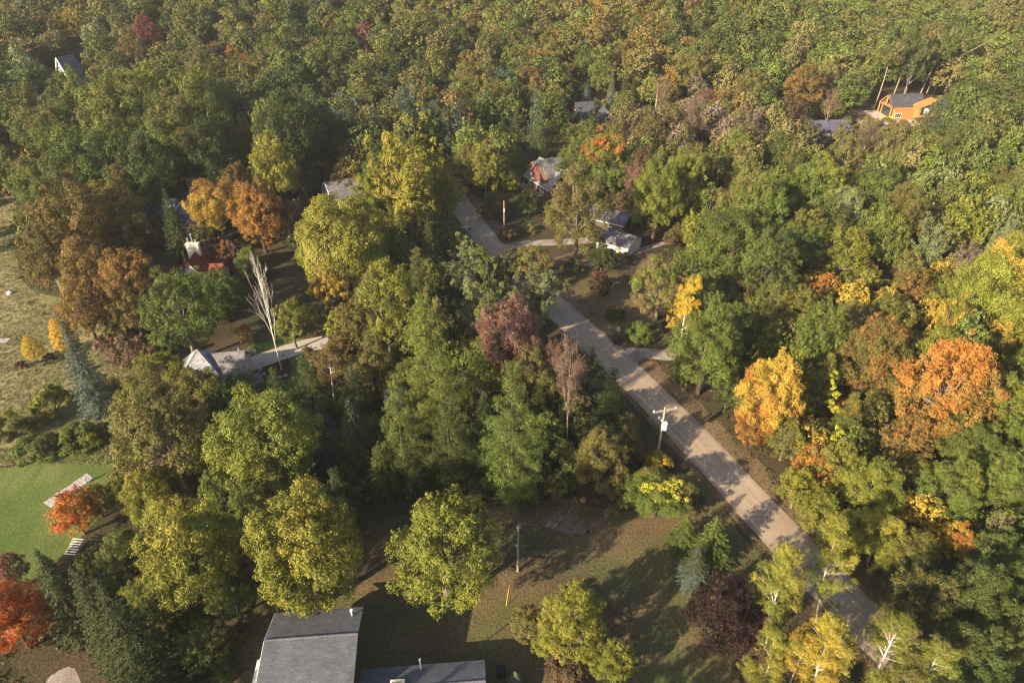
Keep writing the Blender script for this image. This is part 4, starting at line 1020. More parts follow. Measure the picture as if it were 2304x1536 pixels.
while len(pts) < 5200:
    i = prng.randrange(len(rc) - 20); s = prng.choice((-1, 1, 1)); off = prng.uniform(3.5, 7.0 if s > 0 else 4.8); p0, p1 = Vector(rc[i]), Vector(rc[i + 1]); d_ = (p1 - p0).normalized(); q = p0 + (p1 - p0) * prng.random() + Vector((d_.y, -d_.x)) * off * s
    pts.append((q.x, q.y))
scatter('roadside_grass', 'dry tan grass and fallen leaves along the gravel road', pts, 0.28, 9, 0.16, [(0.22, 0.135, 0.07), (0.16, 0.10, 0.05), (0.26, 0.17, 0.09), (0.10, 0.095, 0.035)], 0.5, 'grass')
pts = []
while len(pts) < 6000:
    u, v = prng.uniform(-60, 330), prng.uniform(440, 1045)
    if u > 60 + (v - 560) * 0.55 + 60 and v < 700: continue
    x, y, d = at(u, v)
    if any(math.hypot(x - t['x'], y - t['y']) < 0.8 * t['R'] for t in hand if t['y'] > 70 and t['x'] < -40): continue
    pts.append((x, y))
scatter('meadow_grass', 'tall tan and green grass on the meadow', pts, 0.6, 14, 0.2, [(0.24, 0.21, 0.10), (0.20, 0.18, 0.08), (0.17, 0.175, 0.065), (0.27, 0.235, 0.12)], 0.5, 'grass')
# ------------------------------------------------------------ houses
def wpt(u, v, h=0.0):
    x, y, d = at(u, v, h); return Vector((x, y, terr(x, y) + h))
def gable(parent, ox, oy, L, W, hw, hr, rot=0, wall='white_siding', roof='grey_shingle', over=0.45, z0=0.0, th=0.16, floor=-0.6):
    """block with its ridge along local x (rot in degrees turns it inside the house frame)"""
    ca, sa = math.cos(R_(rot)), math.sin(R_(rot)); T = lambda x, y, z: (ox + x * ca - y * sa, oy + x * sa + y * ca, z0 + z)
    b = MB(); x0, x1, y0, y1 = -L / 2, L / 2, -W / 2, W / 2; f = floor
    b.face([T(x0, y0, f), T(x1, y0, f), T(x1, y0, hw), T(x0, y0, hw)]); b.face([T(x1, y1, f), T(x0, y1, f), T(x0, y1, hw), T(x1, y1, hw)])
    b.face([T(x1, y0, f), T(x1, y1, f), T(x1, y1, hw), T(x1, 0, hr - 0.05), T(x1, y0, hw)]); b.face([T(x0, y1, f), T(x0, y0, f), T(x0, y0, hw), T(x0, 0, hr - 0.05), T(x0, y1, hw)])
    w = b.build('wall', wall, parent)
    r = MB(); sl = (hr - hw) / (W / 2); ye = W / 2 + over; ze = hr - sl * ye + 0.03; xo = L / 2 + over
    for s in (1, -1):
        q = [T(-xo, -s * ye, ze), T(xo, -s * ye, ze), T(xo, 0, hr + 0.03), T(-xo, 0, hr + 0.03)]; q2 = [(a, c, d + th) for a, c, d in q]
        if s > 0: r.hexa(q + q2)
        else: r.hexa([q[1], q[0], q[3], q[2]] + [q2[1], q2[0], q2[3], q2[2]])
    r.tube([T(-xo, 0, hr + th + 0.02), T(xo, 0, hr + th + 0.02)], 0.11, 6)
    ro = r.build('roof', roof, parent); return w, ro, T
def trim(parent, pts, w=0.12, mat='white_paint', name='trim'):
    b = MB()
    for p, q in pts: b.tube([p, q], w, 4)
    return b.build(name, mat, parent)
def window(parent, T, side, L, W, off, z, w, h, frame='white_paint', bars=1, pane='window_glass', name='window'):
    """a framed window on one side of a block: s = -y, n = +y, w = -x, e = +x"""
    def P(a, d, zz):
        return {'s': (a, -W / 2 - d), 'n': (-a, W / 2 + d), 'w': (-L / 2 - d, -a), 'e': (L / 2 + d, a)}[side] + (zz,)
    def bx(b, a0, a1, z0, z1, d0, d1):
        q = [T(*P(a0, d1, z0)), T(*P(a1, d1, z0)), T(*P(a1, d0, z0)), T(*P(a0, d0, z0)), T(*P(a0, d1, z1)), T(*P(a1, d1, z1)), T(*P(a1, d0, z1)), T(*P(a0, d0, z1))]; b.hexa(q)
    f = MB(); t = 0.13; a0, a1, z0, z1 = off - w / 2, off + w / 2, z, z + h
    bx(f, a0 - t, a0, z0 - t, z1 + t, -0.02, 0.07); bx(f, a1, a1 + t, z0 - t, z1 + t, -0.02, 0.07); bx(f, a0, a1, z1, z1 + t, -0.02, 0.07); bx(f, a0, a1, z0 - t, z0, -0.02, 0.09)
    for k in range(1, bars + 1): m_ = a0 + (a1 - a0) * k / (bars + 1); bx(f, m_ - 0.03, m_ + 0.03, z0, z1, -0.01, 0.05)
    o = f.build(name, frame, parent); p = MB(); bx(p, a0, a1, z0, z1, -0.02, 0.025); p.build('pane', pane, o); return o
def railing(parent, pts, h=1.0, mat='white_paint', post=1.6, name='railing'):
    b = MB()
    for p, q in zip(pts[:-1], pts[1:]):
        p, q = Vector(p), Vector(q); n = max(1, int((q - p).length / post))
        for k in range(n + 1): c = p + (q - p) * k / n; b.box(c.x - 0.06, c.x + 0.06, c.y - 0.06, c.y + 0.06, c.z, c.z + h)
        for hh in (h, h * 0.55, 0.15): b.tube([p + Vector((0, 0, hh)), q + Vector((0, 0, hh))], 0.055 if hh == h else 0.035, 4)
    return b.build(name, mat, parent)
def house(name, label, x, y, rz, cat='house'):
    e = empty(name, (x, y, terr(x, y)), R_(rz)); tag(e, label, cat); return e

# large grey roofed house at the bottom: two storeys, shallow gable roof, deck with white railing on its left side
pl, pr_ = wpt(595, 1443, 6.8), wpt(806, 1427, 6.8); mid = (pl + pr_) / 2; rz = math.degrees(math.atan2(pr_.y - pl.y, pr_.x - pl.x)); Lr = (pr_ - pl).length
hs_ = house('grey_roofed_house', 'two storey house with a large grey shingled gable roof and white railed deck', mid.x, mid.y, rz)
Lw = Lr - 2.6; xd = -Lr / 2 + 0.25
b = MB(); hf, hn, f = 4.0, 8.6, -0.5; zf, zn = 6.8 - 4.0 * 0.34, 6.8 - 8.6 * 0.13
x0, x1 = -Lw / 2, Lw / 2
b.face([(x0, -hn, f), (x1, -hn, f), (x1, -hn, zn), (x0, -hn, zn)]); b.face([(x1, hf, f), (x0, hf, f), (x0, hf, zf), (x1, hf, zf)])
b.face([(x1, -hn, f), (x1, hf, f), (x1, hf, zf), (x1, 0, 6.72), (x1, -hn, zn)]); b.face([(x0, hf, f), (x0, -hn, f), (x0, -hn, zn), (x0, 0, 6.72), (x0, hf, zf)]); b.build('wall', 'grey_siding', hs_)
r = MB(); xo = Lr / 2; e1, e2 = hf + 0.4, hn + 0.4; ze1, ze2 = 6.8 - e1 * 0.34, 6.8 - e2 * 0.13
r.hexa([(-xo, 0, 6.8), (xo, 0, 6.8), (xo, e1, ze1), (-xo, e1, ze1)] + [(a, c, d + 0.2) for a, c, d in [(-xo, 0, 6.8), (xo, 0, 6.8), (xo, e1, ze1), (-xo, e1, ze1)]])
r.hexa([(-xo, -e2, ze2), (xo, -e2, ze2), (xo, 0, 6.8), (-xo, 0, 6.8)] + [(a, c, d + 0.2) for a, c, d in [(-xo, -e2, ze2), (xo, -e2, ze2), (xo, 0, 6.8), (-xo, 0, 6.8)]])
r.tube([(-xo, 0, 7.03), (xo, 0, 7.03)], 0.13, 6); ro = r.build('roof', 'grey_shingle', hs_)
r = MB(); r.tube([(xo - 1.1, 3.1, 5.9), (xo - 1.1, 3.1, 6.75)], 0.11, 10); r.tube([(xo - 1.1, 3.1, 6.75), (xo - 1.1, 3.1, 6.9)], 0.17, 10); r.build('vent_pipe', 'white_paint', ro)
trim(hs_, [((-xo - .02, 0, 6.86), (-xo - .02, e1, ze1 + .06)), ((-xo - .02, 0, 6.86), (-xo - .02, -e2, ze2 + .06)), ((-xo, e1 + .03, ze1 + .05), (xo, e1 + .03, ze1 + .05))], 0.07, 'grey_enamel', 'roof_edge')
b = MB(); b.box(xd - 1.3, x0 - 0.02, -8.4, -0.4, 3.1, 3.25); [b.box(xd - 1.2, xd - 1.05, yy, yy + 0.15, -0.4, 3.1) for yy in (-8.2, -4.3, -0.7)]; b.build('deck', 'weathered_wood', hs_)
railing(hs_, [(xd - 0.1, -0.45, 3.25), (xd - 1.25, -0.45, 3.25), (xd - 1.25, -8.35, 3.25)], 1.1)
b = MB(); b.box(xd - 1.36, xd - 1.12, -8.4, -0.34, 4.33, 4.45); b.box(xd - 1.36, xd - 0.05, -0.56, -0.34, 4.33, 4.45); b.build('handrail', 'white_paint', hs_)
T1 = lambda x, y, z: (x, y, z)
for off in (-3, 0.4, 3.4): window(hs_, T1, 'n', Lw, 2 * hf, off, 3.6, 1.2, 1.1)
for off in (-5.2, -2.4): window(hs_, T1, 'w', Lw, 0, off * -1, 3.5, 1.3, 1.9)
# low wing
a_, b_ = wpt(808, 1505, 3.3), wpt(1080, 1484, 3.3); rz2 = math.degrees(math.atan2(b_.y - a_.y, b_.x - a_.x)); L2 = (b_ - a_).length; c_ = (a_ + b_) / 2; nrm = Vector((math.sin(R_(rz2)), -math.cos(R_(rz2)), 0)); c2_ = c_ + nrm * 3.1
wg = house('grey_roofed_wing', 'low single storey building with grey shingled roof and square skylight beside the larger grey roof', c2_.x, c2_.y, rz2)
w_, ro, T2 = gable(wg, 0.4, 0, L2 - 0.6, 5.4, 3.25, 4.35, 0, 'stone_siding', 'grey_shingle', 0.42)
b = MB(); sx_ = -2.2; sz = 4.2
for q in ((-0.75, 0.75, 0.45, 0.65), (-0.75, 0.75, -0.85, -0.65), (-0.75, -0.55, -0.65, 0.45), (0.55, 0.75, -0.65, 0.45)): b.box(sx_ + q[0], sx_ + q[1], q[2] + 0.15, q[3] + 0.15, sz - 0.3, sz + 0.55)
sk = b.build('skylight_curb', 'cream_render', ro); b = MB(); b.box(sx_ - 0.55, sx_ + 0.55, -0.5, 0.6, sz - 0.1, sz + 0.25); b.build('pane', 'window_glass', sk); b = MB(); b.tube([(sx_ + 0.15, -0.1, sz + 0.25), (sx_ + 0.15, -0.1, sz + 0.6)], [0.2, 0.14], 10); b.build('flue_pot', 'terracotta', sk)
b = MB(); b.tube([(0.2, 2.2, 3.6), (0.2, 2.2, 5.6)], 0.07, 8); b.tube([(0.2, 2.2, 5.6), (0.2, 2.2, 5.85)], 0.13, 8); b.build('stovepipe', 'steel', ro)
window(wg, T2, 'n', L2 - 0.6, 5.4, 2, 1.2, 1.2, 1.1); window(wg, T2, 'e', L2 - 0.6, 5.4, 0, 1.2, 1.2, 1.1)

# slate roofed house: steep gable turned to the left, long slope to the right
A = wpt(443, 787, 7.4); sh = house('slate_roofed_house', 'pale stone cottage with steep crossed slate roofs beside the paved driveway', A.x, A.y, 0)
hp = 4.1; ca, sa = math.cos(R_(12)), math.sin(R_(12)); K = [(x * ca - y * sa, x * sa + y * ca) for x, y in ((-hp, -hp), (hp, -hp), (hp, hp), (-hp, hp))]; k2 = [(x * 0.9, y * 0.9) for x, y in K]
b = MB()
for i in range(4): j = (i + 1) % 4; b.face([(*k2[i], -0.5), (*k2[j], -0.5), (*k2[j], 3.3), (*k2[i], 3.3)])
b.build('wall', 'stone_siding', sh); b = MB()
for i in range(4): j = (i + 1) % 4; b.face([(*K[i], 2.9), (*K[j], 2.9), (0, 0, 7.5)]); b.tube([(*K[i], 2.95), (0, 0, 7.5)], 0.10, 5)
b.face([(*q, 2.9) for q in K[::-1]]); b.build('roof', 'pale_shingle', sh)
w_, ro, T = gable(sh, -1.0, -3.4, 3.8, 4.6, 2.9, 5.2, 102, 'stone_siding', 'slate_shingle', 0.3); window(sh, T, 'w', 3.8, 4.6, 0, 1.2, 1.0, 1.2)
trim(sh, [(T(-2.22, -2.6, 2.75), T(-2.22, 0, 5.35)), (T(-2.22, 2.6, 2.75), T(-2.22, 0, 5.35))], 0.10, 'stone_siding')
w_, ro, T = gable(sh, 4.4, 1.0, 5.6, 7.2, 3.0, 6.0, 10, 'stone_siding', 'slate_shingle', 0.4); window(sh, T, 's', 5.6, 7.2, 0.5, 1.0, 1.6, 1.4, bars=2); window(sh, T, 'e', 5.6, 7.2, 0, 1.1, 1.0, 1.3)
b = MB(); b.box(6.0, 6.25, 2.2, 2.45, 4.4, 6.2); b.build('vent_pipe', 'steel', sh)
p = wpt(572, 850, 2.2); st = house('garden_shed', 'little shed with slate roof hidden by trees below the flower bed', p.x - 0.4, p.y - 0.6, 35, 'shed'); w_, ro, T = gable(st, 0, 0, 3.2, 2.6, 2.0, 3.0, 0, 'stone_siding', 'slate_shingle', 0.25); window(st, T, 's', 3.2, 2.6, 0, 0.9, 0.8, 0.8)

# red roofed house with white chimney
A = wpt(433, 568, 7.6); rh = house('red_roofed_house', 'cream cottage with red shingled roof and white chimney with metal flues', A.x, A.y, 5)
w_, ro, T = gable(rh, -0.5, -2.2, 13.5, 7.0, 3.2, 5.6, 0, 'cream_render', 'red_shingle', 0.5); trim(rh, [(T(-7.28, -4.0, 2.9), T(-7.28, 0, 5.72)), (T(-7.28, 4.0, 2.9), T(-7.28, 0, 5.72))], 0.13)
for off in (-4.5, -1.5, 2.5): window(rh, T, 's', 13.5, 7, off, 1.0, 1.3, 1.3)
w_, ro2, T = gable(rh, 0.3, -0.3, 8.4, 7.0, 3.2, 7.3, 90, 'cream_render', 'red_shingle', 0.4)
b = MB(); b.box(-1.3, 1.3, 0.6, 1.7, 5.5, 9.1); b.box(-1.42, 1.42, 0.5, 1.8, 9.1, 9.3); ch = b.build('chimney', 'cream_render', ro2)
for x_, h_ in ((-0.75, 10.3), (0.15, 11.3), (0.85, 9.9)): b = MB(); b.tube([(x_, 1.15, 9.25), (x_, 1.15, h_)], 0.14, 8); b.tube([(x_, 1.15, h_), (x_, 1.15, h_ + 0.2)], 0.27, 8); b.build('flue', 'steel', ch)
b = MB(); b.tube([(-0.9, -3.3, 5.0), (-0.9, -3.3, 6.6)], 0.09, 8); b.build('vent_pipe', 'steel', ro2)

# skylight house
A = wpt(388, 462, 5.6); kh = house('skylight_house', 'dark blue grey roofed house with pale square skylight behind the red roofed house', A.x, A.y, 4)
w_, ro, T = gable(kh, 0, 0, 12.5, 9.5, 3.4, 6.0, 0, 'grey_siding', 'blue_shingle', 0.5); b = MB(); b.box(-1.1, 1.3, -1.4, 0.4, 5.4, 7.3); b.build('skylight_box', 'grey_enamel', ro)
w_, ro, T = gable(kh, 3.5, 0.8, 8, 6.5, 3.6, 7.6, 90, 'grey_siding', 'blue_shingle', 0.45); trim(kh, [(T(-4.5, -3.7, 3.2), T(-4.5, 0, 7.7)), (T(-4.5, 3.7, 3.2), T(-4.5, 0, 7.7))], 0.14)
w_, ro, T = gable(kh, 6.4, -3.6, 5, 4.6, 2.6, 4.6, 90, 'grey_siding', 'blue_shingle', 0.45); trim(kh, [(T(-3.0, -2.8, 2.2), T(-3.0, 0, 4.7)), (T(-3.0, 2.8, 2.2), T(-3.0, 0, 4.7)), (T(-3.0, -2.8, 2.2), T(-3.0, 2.8, 2.2))], 0.14)
window(kh, T, 'w', 5, 4.6, 0, 1.0, 1.2, 1.3)

# barn roofed house: gambrel end towards the left
A = wpt(742, 478, 0); gh = house('barn_roofed_house', 'grey house with a barn shaped gambrel roof behind the lime willow', A.x + 4.6, A.y + 4.4, 27)
L, W = 11.0, 8.4; prof = [(-W / 2, -0.5), (-W / 2, 3.2), (-W / 2 + 1.3, 6.2), (0, 7.7), (W / 2 - 1.3, 6.2), (W / 2, 3.2), (W / 2, -0.5)]
b = MB(); b.face([(-L / 2, y, z) for y, z in prof][::-1]); b.face([(L / 2, y, z) for y, z in prof]); b.face([(-L / 2, -W / 2, -0.5), (L / 2, -W / 2, -0.5), (L / 2, -W / 2, 3.2), (-L / 2, -W / 2, 3.2)]); b.face([(L / 2, W / 2, -0.5), (-L / 2, W / 2, -0.5), (-L / 2, W / 2, 3.2), (L / 2, W / 2, 3.2)]); b.build('wall', 'grey_siding', gh)
r = MB(); pp = [(-W / 2 - 0.45, 2.75), (-W / 2 + 1.25, 6.25), (0, 7.78), (W / 2 - 1.25, 6.25), (W / 2 + 0.45, 2.75)]
for (y0, z0), (y1, z1) in zip(pp[:-1], pp[1:]): q = [(-L / 2 - 0.35, y0, z0), (L / 2 + 0.35, y0, z0), (L / 2 + 0.35, y1, z1), (-L / 2 - 0.35, y1, z1)]; r.hexa(q + [(a, c, d + 0.18) for a, c, d in q])
r.build('roof', 'slate_shingle', gh); trim(gh, [((-L / 2 - 0.4, y0, z0 + .05), (-L / 2 - 0.4, y1, z1 + .05)) for (y0, z0), (y1, z1) in zip(pp[:-1], pp[1:])], 0.13)
window(gh, T1, 'w', L, W, 0, 4.4, 1.1, 1.3); window(gh, T1, 'w', L, W, 1.8, 1.0, 1.1, 1.3); window(gh, T1, 's', L, W, -2, 1.0, 1.4, 1.3)
b = MB(); b.box(-L / 2 - 0.3, -L / 2 + 3.2, -W / 2 - 2.2, -W / 2 - 0.02, 2.5, 2.62); [b.box(xx, xx + 0.14, -W / 2 - 2.15, -W / 2 - 2.0, -0.3, 2.5) for xx in (-L / 2 - 0.2, -L / 2 + 3.0)]; b.build('porch', 'white_paint', gh)

# red house with two dormers and deck
c0, c1 = wpt(1183, 392, 3.4), wpt(1236, 424, 3.4); dr = (c1 - c0); rz3 = math.degrees(math.atan2(dr.y, dr.x)); u_ = dr.normalized(); n_ = Vector((-u_.y, u_.x, 0)); Lh = 13.0; Wd = 9.5
cc_ = c0 + u_ * (Lh / 2 + 0.3) + n_ * (Wd / 2)
dh = house('red_house', 'red sided house with grey roof, two dormers and white framed windows', cc_.x, cc_.y, rz3)
w_, ro, T = gable(dh, 0, 0, Lh, Wd, 3.5, 7.6, 0, 'red_siding', 'slate_shingle', 0.6)
for off in (-4.6, -1.2, 2.4): window(dh, T, 's', Lh, Wd, off, 1.0, 1.3, 1.7)
window(dh, T, 'w', Lh, Wd, 0.5, 4.4, 1.1, 1.4); window(dh, T, 'w', Lh, Wd, 2.5, 1.0, 1.3, 1.5)
trim(dh, [(T(-Lh / 2 - 0.6, -Wd / 2 - .62, 3.0), T(Lh / 2 + 0.6, -Wd / 2 - .62, 3.0))], 0.10, 'white_paint', 'gutter')
for ox in (-3.6, 2.4):
    w_, ro, Td = gable(dh, ox, -1.1, 6.2, 3.6, 5.9, 7.9, 90, 'red_siding', 'slate_shingle', 0.45, floor=3.6); window(dh, Td, 'w', 6.2, 3.6, 0, 4.5, 0.95, 1.3)
    trim(dh, [(Td(-3.58, -2.25, 5.55), Td(-3.58, 0, 8.0)), (Td(-3.58, 2.25, 5.55), Td(-3.58, 0, 8.0))], 0.09, 'timber_siding')
w_, ro, T = gable(dh, 0.2, 1.2, 12, 6.6, 5.6, 9.3, 90, 'red_siding', 'slate_shingle', 0.5, floor=3.0)
w_, ro, T = gable(dh, -3.5, 7.5, 7, 6.5, 3.4, 6.6, 0, 'red_siding', 'slate_shingle', 0.5)
b = MB(); b.box(-Lh / 2 - 1.5, 3.5, -Wd / 2 - 2.6, -Wd / 2 - 0.02, 0.25, 0.4); b.build('deck', 'weathered_wood', dh)
railing(dh, [(-Lh / 2 - 1.5, -Wd / 2 - 0.1, 0.4), (-Lh / 2 - 1.5, -Wd / 2 - 2.5, 0.4), (3.5, -Wd / 2 - 2.5, 0.4)], 1.0, 'weathered_wood')

# white garage
c0, c1 = wpt(1343, 541, 2.2), wpt(1413, 561, 2.2); dr = c1 - c0; rz4 = math.degrees(math.atan2(dr.y, dr.x)); u_ = dr.normalized(); n_ = Vector((-u_.y, u_.x, 0)); Lg = dr.length; cc_ = c0 + u_ * (Lg / 2) + n_ * 3.6
ga = house('white_garage', 'white walled garage with grey brown roof in front of the red leafless trees', cc_.x, cc_.y, rz4, 'garage')
w_, ro, T = gable(ga, 0, 0, Lg, 7.2, 2.5, 4.0, 0, 'white_siding', 'slate_shingle', 0.4); window(ga, T, 's', Lg, 7.2, -1.8, 1.0, 1.0, 0.9)
b = MB(); b.box(0.9, 3.4, -3.68, -3.61, -0.1, 2.1); gd = b.build('garage_door', 'cream_render', ga); trim(ga, [(T(-Lg / 2 - .4, -4.03, 2.33), T(Lg / 2 + .4, -4.03, 2.33))], 0.09, 'white_paint', 'gutter')
p = wpt(1335, 515, 0); sv = house('grey_cottage', 'grey roofed cottage mostly hidden behind the white garage', p.x + 4.5, p.y + 4, rz4 + 4); w_, ro, T = gable(sv, 0, 0, 11, 7, 2.0, 3.6, 0, 'dark_siding', 'blue_shingle', 0.5)
trim(sv, [(T(-6.02, -4.05, 1.75), T(-6.02, 0, 3.75)), (T(-6.0, -4.08, 1.75), T(6.0, -4.08, 1.75))], 0.12, 'white_paint', 'gutter'); window(sv, T, 's', 11, 7, 2, 0.6, 1.2, 1.0)

# orange timber house on the far slope
A = wpt(2003, 215, 7.4); th_ = house('timber_house', 'modern orange timber house with black roof and tall glazing on the far slope', A.x, A.y, 6)
w_, ro, T = gable(th_, 6.2, 0, 11.6, 7.6, 4.4, 7.6, 0, 'timber_siding', 'dark_shingle', 0.25)
b = MB(); b.face([T(-5.82, 3.0, 4.5), T(-5.82, -3.0, 4.5), T(-5.82, 0, 6.9)]); b.face([T(-5.82, 3.0, 0.3), T(-5.82, -3.0, 0.3), T(-5.82, -3.0, 3.8), T(-5.82, 3.0, 3.8)]); wn_ = b.build('window', 'window_glass', th_)
b = MB(); 
for p, q in ((( -6.7, -3.8, -0.4), (-6.7, -3.8, 4.4)), ((-6.7, 3.8, -0.4), (-6.7, 3.8, 4.4)), ((-6.7, -4.0, 4.2), (-6.7, 0, 7.55)), ((-6.7, 4.0, 4.2), (-6.7, 0, 7.55)), ((-6.7, -3.8, 4.15), (-6.7, 3.8, 4.15)), ((-6.7, 0, 4.2), (-6.7, 0, 7.3))): b.tube([T(*p), T(*q)], 0.3, 4)
b.build('gable_frame', 'timber_siding', th_); b = MB(); q = [T(-7.1, -4.0, 4.35), T(-5.8, -4.0, 4.35), T(-5.8, 0, 7.65), T(-7.1, 0, 7.65)]; b.hexa(q + [(a, c, d + 0.17) for a, c, d in q]); q = [T(-7.1, 0, 7.65), T(-5.8, 0, 7.65), T(-5.8, 4.0, 4.35), T(-7.1, 4.0, 4.35)]; b.hexa(q + [(a, c, d + 0.17) for a, c, d in q]); b.build('porch_roof', 'dark_shingle', th_)
b = MB(); P_ = [(7.6, -7.4), (13.6, -7.4), (13.6, -3.0), (7.6, -3.0)]                        # shed roofed bay with tall window
b.hexa([(x, y, -0.8 if y > -5 else 1.4) for x, y in P_] + [(7.6, -7.4, 4.6), (13.6, -7.4, 6.9), (13.6, -3.0, 6.9), (7.6, -3.0, 4.6)]); b.build('bay', 'timber_siding', th_)
q = [(7.2, -7.8, 4.62), (13.8, -7.8, 7.05), (13.8, -2.9, 7.05), (7.2, -2.9, 4.62)]; b = MB(); b.hexa(q + [(a, c, d + 0.14) for a, c, d in q]); b.build('bay_roof', 'timber_siding', th_)
b = MB(); b.face([(8.4, -7.42, 2.2), (12.6, -7.42, 2.2), (12.6, -7.42, 6.1), (8.4, -7.42, 4.5)]); bw = b.build('window', 'window_glass', th_)
b = MB(); b.box(9.4, 11.3, -7.5, -7.44, 2.3, 4.6); b.build('blind', 'pale_interior', bw)
for xx in (9.3, 11.4): b = MB(); b.box(xx - .07, xx + .07, -7.55, -7.44, 2.2, 4.9); b.build('mullion', 'black_plastic', bw)
w_, ro, T = gable(th_, 16.0, -2.2, 6, 6.5, 4.2, 6.2, 0, 'timber_siding', 'dark_shingle', 0.25); window(th_, T, 's', 6, 6.5, -1.0, 1.4, 2.0, 1.9, 'black_plastic', 1, 'pale_interior')
b = MB(); b.box(0.4, 7.5, -5.2, -3.82, -0.6, 3.4); b.build('side_room', 'timber_siding', th_); window(th_, lambda x, y, z: (x + 3.2, y, z), 's', 6, 10.4, -1.5, 1.0, 2.2, 1.3, 'white_paint', 2)
b = MB(); b.box(-6.5, 0.2, -7.5, -3.9, -1.3, 0.0); b.build('terrace', 'slab_stone', th_)
for x_, y_ in ((-1.7, -3.6), (0.1, -4.3)):
    p = th_.matrix_basis @ Vector((x_ - 1.0, y_ - 1.2, 0.0)); e = empty('lounge_chair', tuple(p), R_(20 if x_ < -1 else -35)); tag(e, 'yellow lounge chair nearer the big tree trunk on the timber house terrace' if x_ < -1 else 'yellow lounge chair nearer the timber house wall on its terrace', 'chair', 'yellow terrace chairs')
    b = MB(); b.box(-0.6, 0.6, -0.6, 0.6, 0.35, 0.5); b.build('seat', 'yellow_paint', e); b = MB(); b.hexa([(-0.6, 0.5, 0.5), (0.6, 0.5, 0.5), (0.6, 0.65, 0.5), (-0.6, 0.65, 0.5), (-0.6, 0.85, 1.25), (0.6, 0.85, 1.25), (0.6, 0.98, 1.25), (-0.6, 0.98, 1.25)]); b.build('backrest', 'yellow_paint', e)
    for a in (-0.5, 0.42):
        for c in (-0.5, 0.42): b = MB(); b.box(a, a + 0.08, c, c + 0.08, 0, 0.35); b.build('leg', 'yellow_paint', e)

# far white gable, cabin, hidden roofs
A = wpt(150, 203, 0); fg = house('white_gable_house', 'tall white gabled house far off in the hazy wood', A.x + 3.0, A.y + 4, 58); w_, ro, T = gable(fg, -1.5, 0, 6, 8.4, 4.6, 11.5, 0, 'white_siding', 'grey_shingle', 0.5)
window(fg, T, 'w', 6, 8.4, 0.2, 4.6, 1.3, 1.9, 'grey_siding'); window(fg, T, 'w', 6, 8.4, -2.5, 1.2, 1.4, 1.6, 'grey_siding'); trim(fg, [(T(-3.55, -4.7, 3.8), T(-3.55, 0, 11.6)), (T(-3.55, 4.7, 3.8), T(-3.55, 0, 11.6))], 0.22)
A = wpt(1299, 285, 0); cb = house('dark_cabin', 'dark roofed cabin with white framed window half hidden left of the cream window', A.x + 2.2, A.y + 3, 14); w_, ro, T = gable(cb, 0, 0, 6, 6, 4.6, 7.4, 0, 'dark_siding', 'dark_shingle', 0.4); window(cb, T, 'w', 6, 6, 0, 2.6, 1.5, 2.2); window(cb, T, 's', 6, 6, -1.2, 2.4, 1.3, 1.6)
A = wpt(1356, 292, 0); cb = house('wood_cabin', 'dark wooden house showing only one cream window frame among the leaves', A.x + 1, A.y + 3, 8); w_, ro, T = gable(cb, 0, 0, 7, 6, 3.6, 6.0, 90, 'dark_siding', 'dark_shingle', 0.4); window(cb, T, 'w', 7, 6, 0, 1.6, 1.5, 2.4, 'cream_render', 0)
A = wpt(1862, 312, 0); cb = house('blue_roofed_house', 'low house with dark blue roof behind leafless crowns', A.x, A.y + 3, 4); w_, ro, T = gable(cb, 0, 0, 13, 8, 2.8, 5.0, 0, 'dark_siding', 'blue_shingle', 0.5); window(cb, T, 's', 13, 8, 0, 1, 1.3, 1.2)
A = wpt(880, 925, 0); cb = house('small_outbuilding', 'small white outbuilding with pale roof among the pines', A.x + 0.5, A.y + 1.5, 10, 'shed'); w_, ro, T = gable(cb, 0, 0, 2.8, 2.4, 2.6, 3.5, 0, 'white_siding', 'pale_shingle', 0.3); window(cb, T, 'w', 2.8, 2.4, 0, 1.2, 0.8, 0.9)
A = wpt(1050, 945, 0); cb = house('dark_blue_shed', 'long dark blue roofed shed in deep shade between the pines', A.x - 1, A.y + 2, 6, 'shed'); w_, ro, T = gable(cb, 0, 0, 9, 4.5, 2.4, 3.6, 0, 'dark_siding', 'blue_shingle', 0.3); window(cb, T, 's', 9, 4.5, 0, 1, 1.0, 0.9)

# ------------------------------------------------------------ poles and wires
def pole(name, label, base, h, r=0.15):
    e = empty(name, tuple(base)); tag(e, label, 'utility pole'); b = MB(); b.tube([(0, 0, -0.3), (0, 0, h)], [r * 1.15, r * 0.8], 10); b.build('post', 'pole_wood', e); return e
q = wpt(1496, 922, 9.3); base = Vector((q.x, q.y, terr(q.x, q.y))); rdir = Vector(rc[60]) - Vector(rc[50])
up_ = pole('utility_pole', 'wooden utility pole with crossarm and grey transformer at the gravel road edge', base, 9.8, 0.17); up_.rotation_euler = (0, 0, R_(14))
b = MB(); b.box(-1.9, 1.9, -0.09, 0.09, 9.1, 9.3); ca = b.build('crossarm', 'pole_wood', up_); b = MB(); b.tube([(0.75, 0, 9.1), (0.05, 0, 8.45)], 0.045, 5); b.tube([(-0.75, 0, 9.1), (-0.05, 0, 8.45)], 0.045, 5); b.build('brace', 'pole_wood', up_)
for x_ in (-1.75, 1.75): b = MB(); b.tube([(x_, 0, 9.3), (x_, 0, 9.42), (x_, 0, 9.55)], [0.08, 0.15, 0.10], 8); b.build('insulator', 'grey_enamel', ca)
b = MB(); b.tube([(0.36, -0.22, 5.6), (0.36, -0.22, 6.9)], 0.34, 16); b.tube([(0.36, -0.22, 6.9), (0.36, -0.22, 7.05)], [0.37, 0.2], 16); tf = b.build('transformer', 'grey_enamel', up_); b = MB(); b.tube([(0.36, -0.22, 7.05), (0.36, -0.22, 7.35)], 0.06, 6); b.build('bushing', 'steel', tf)
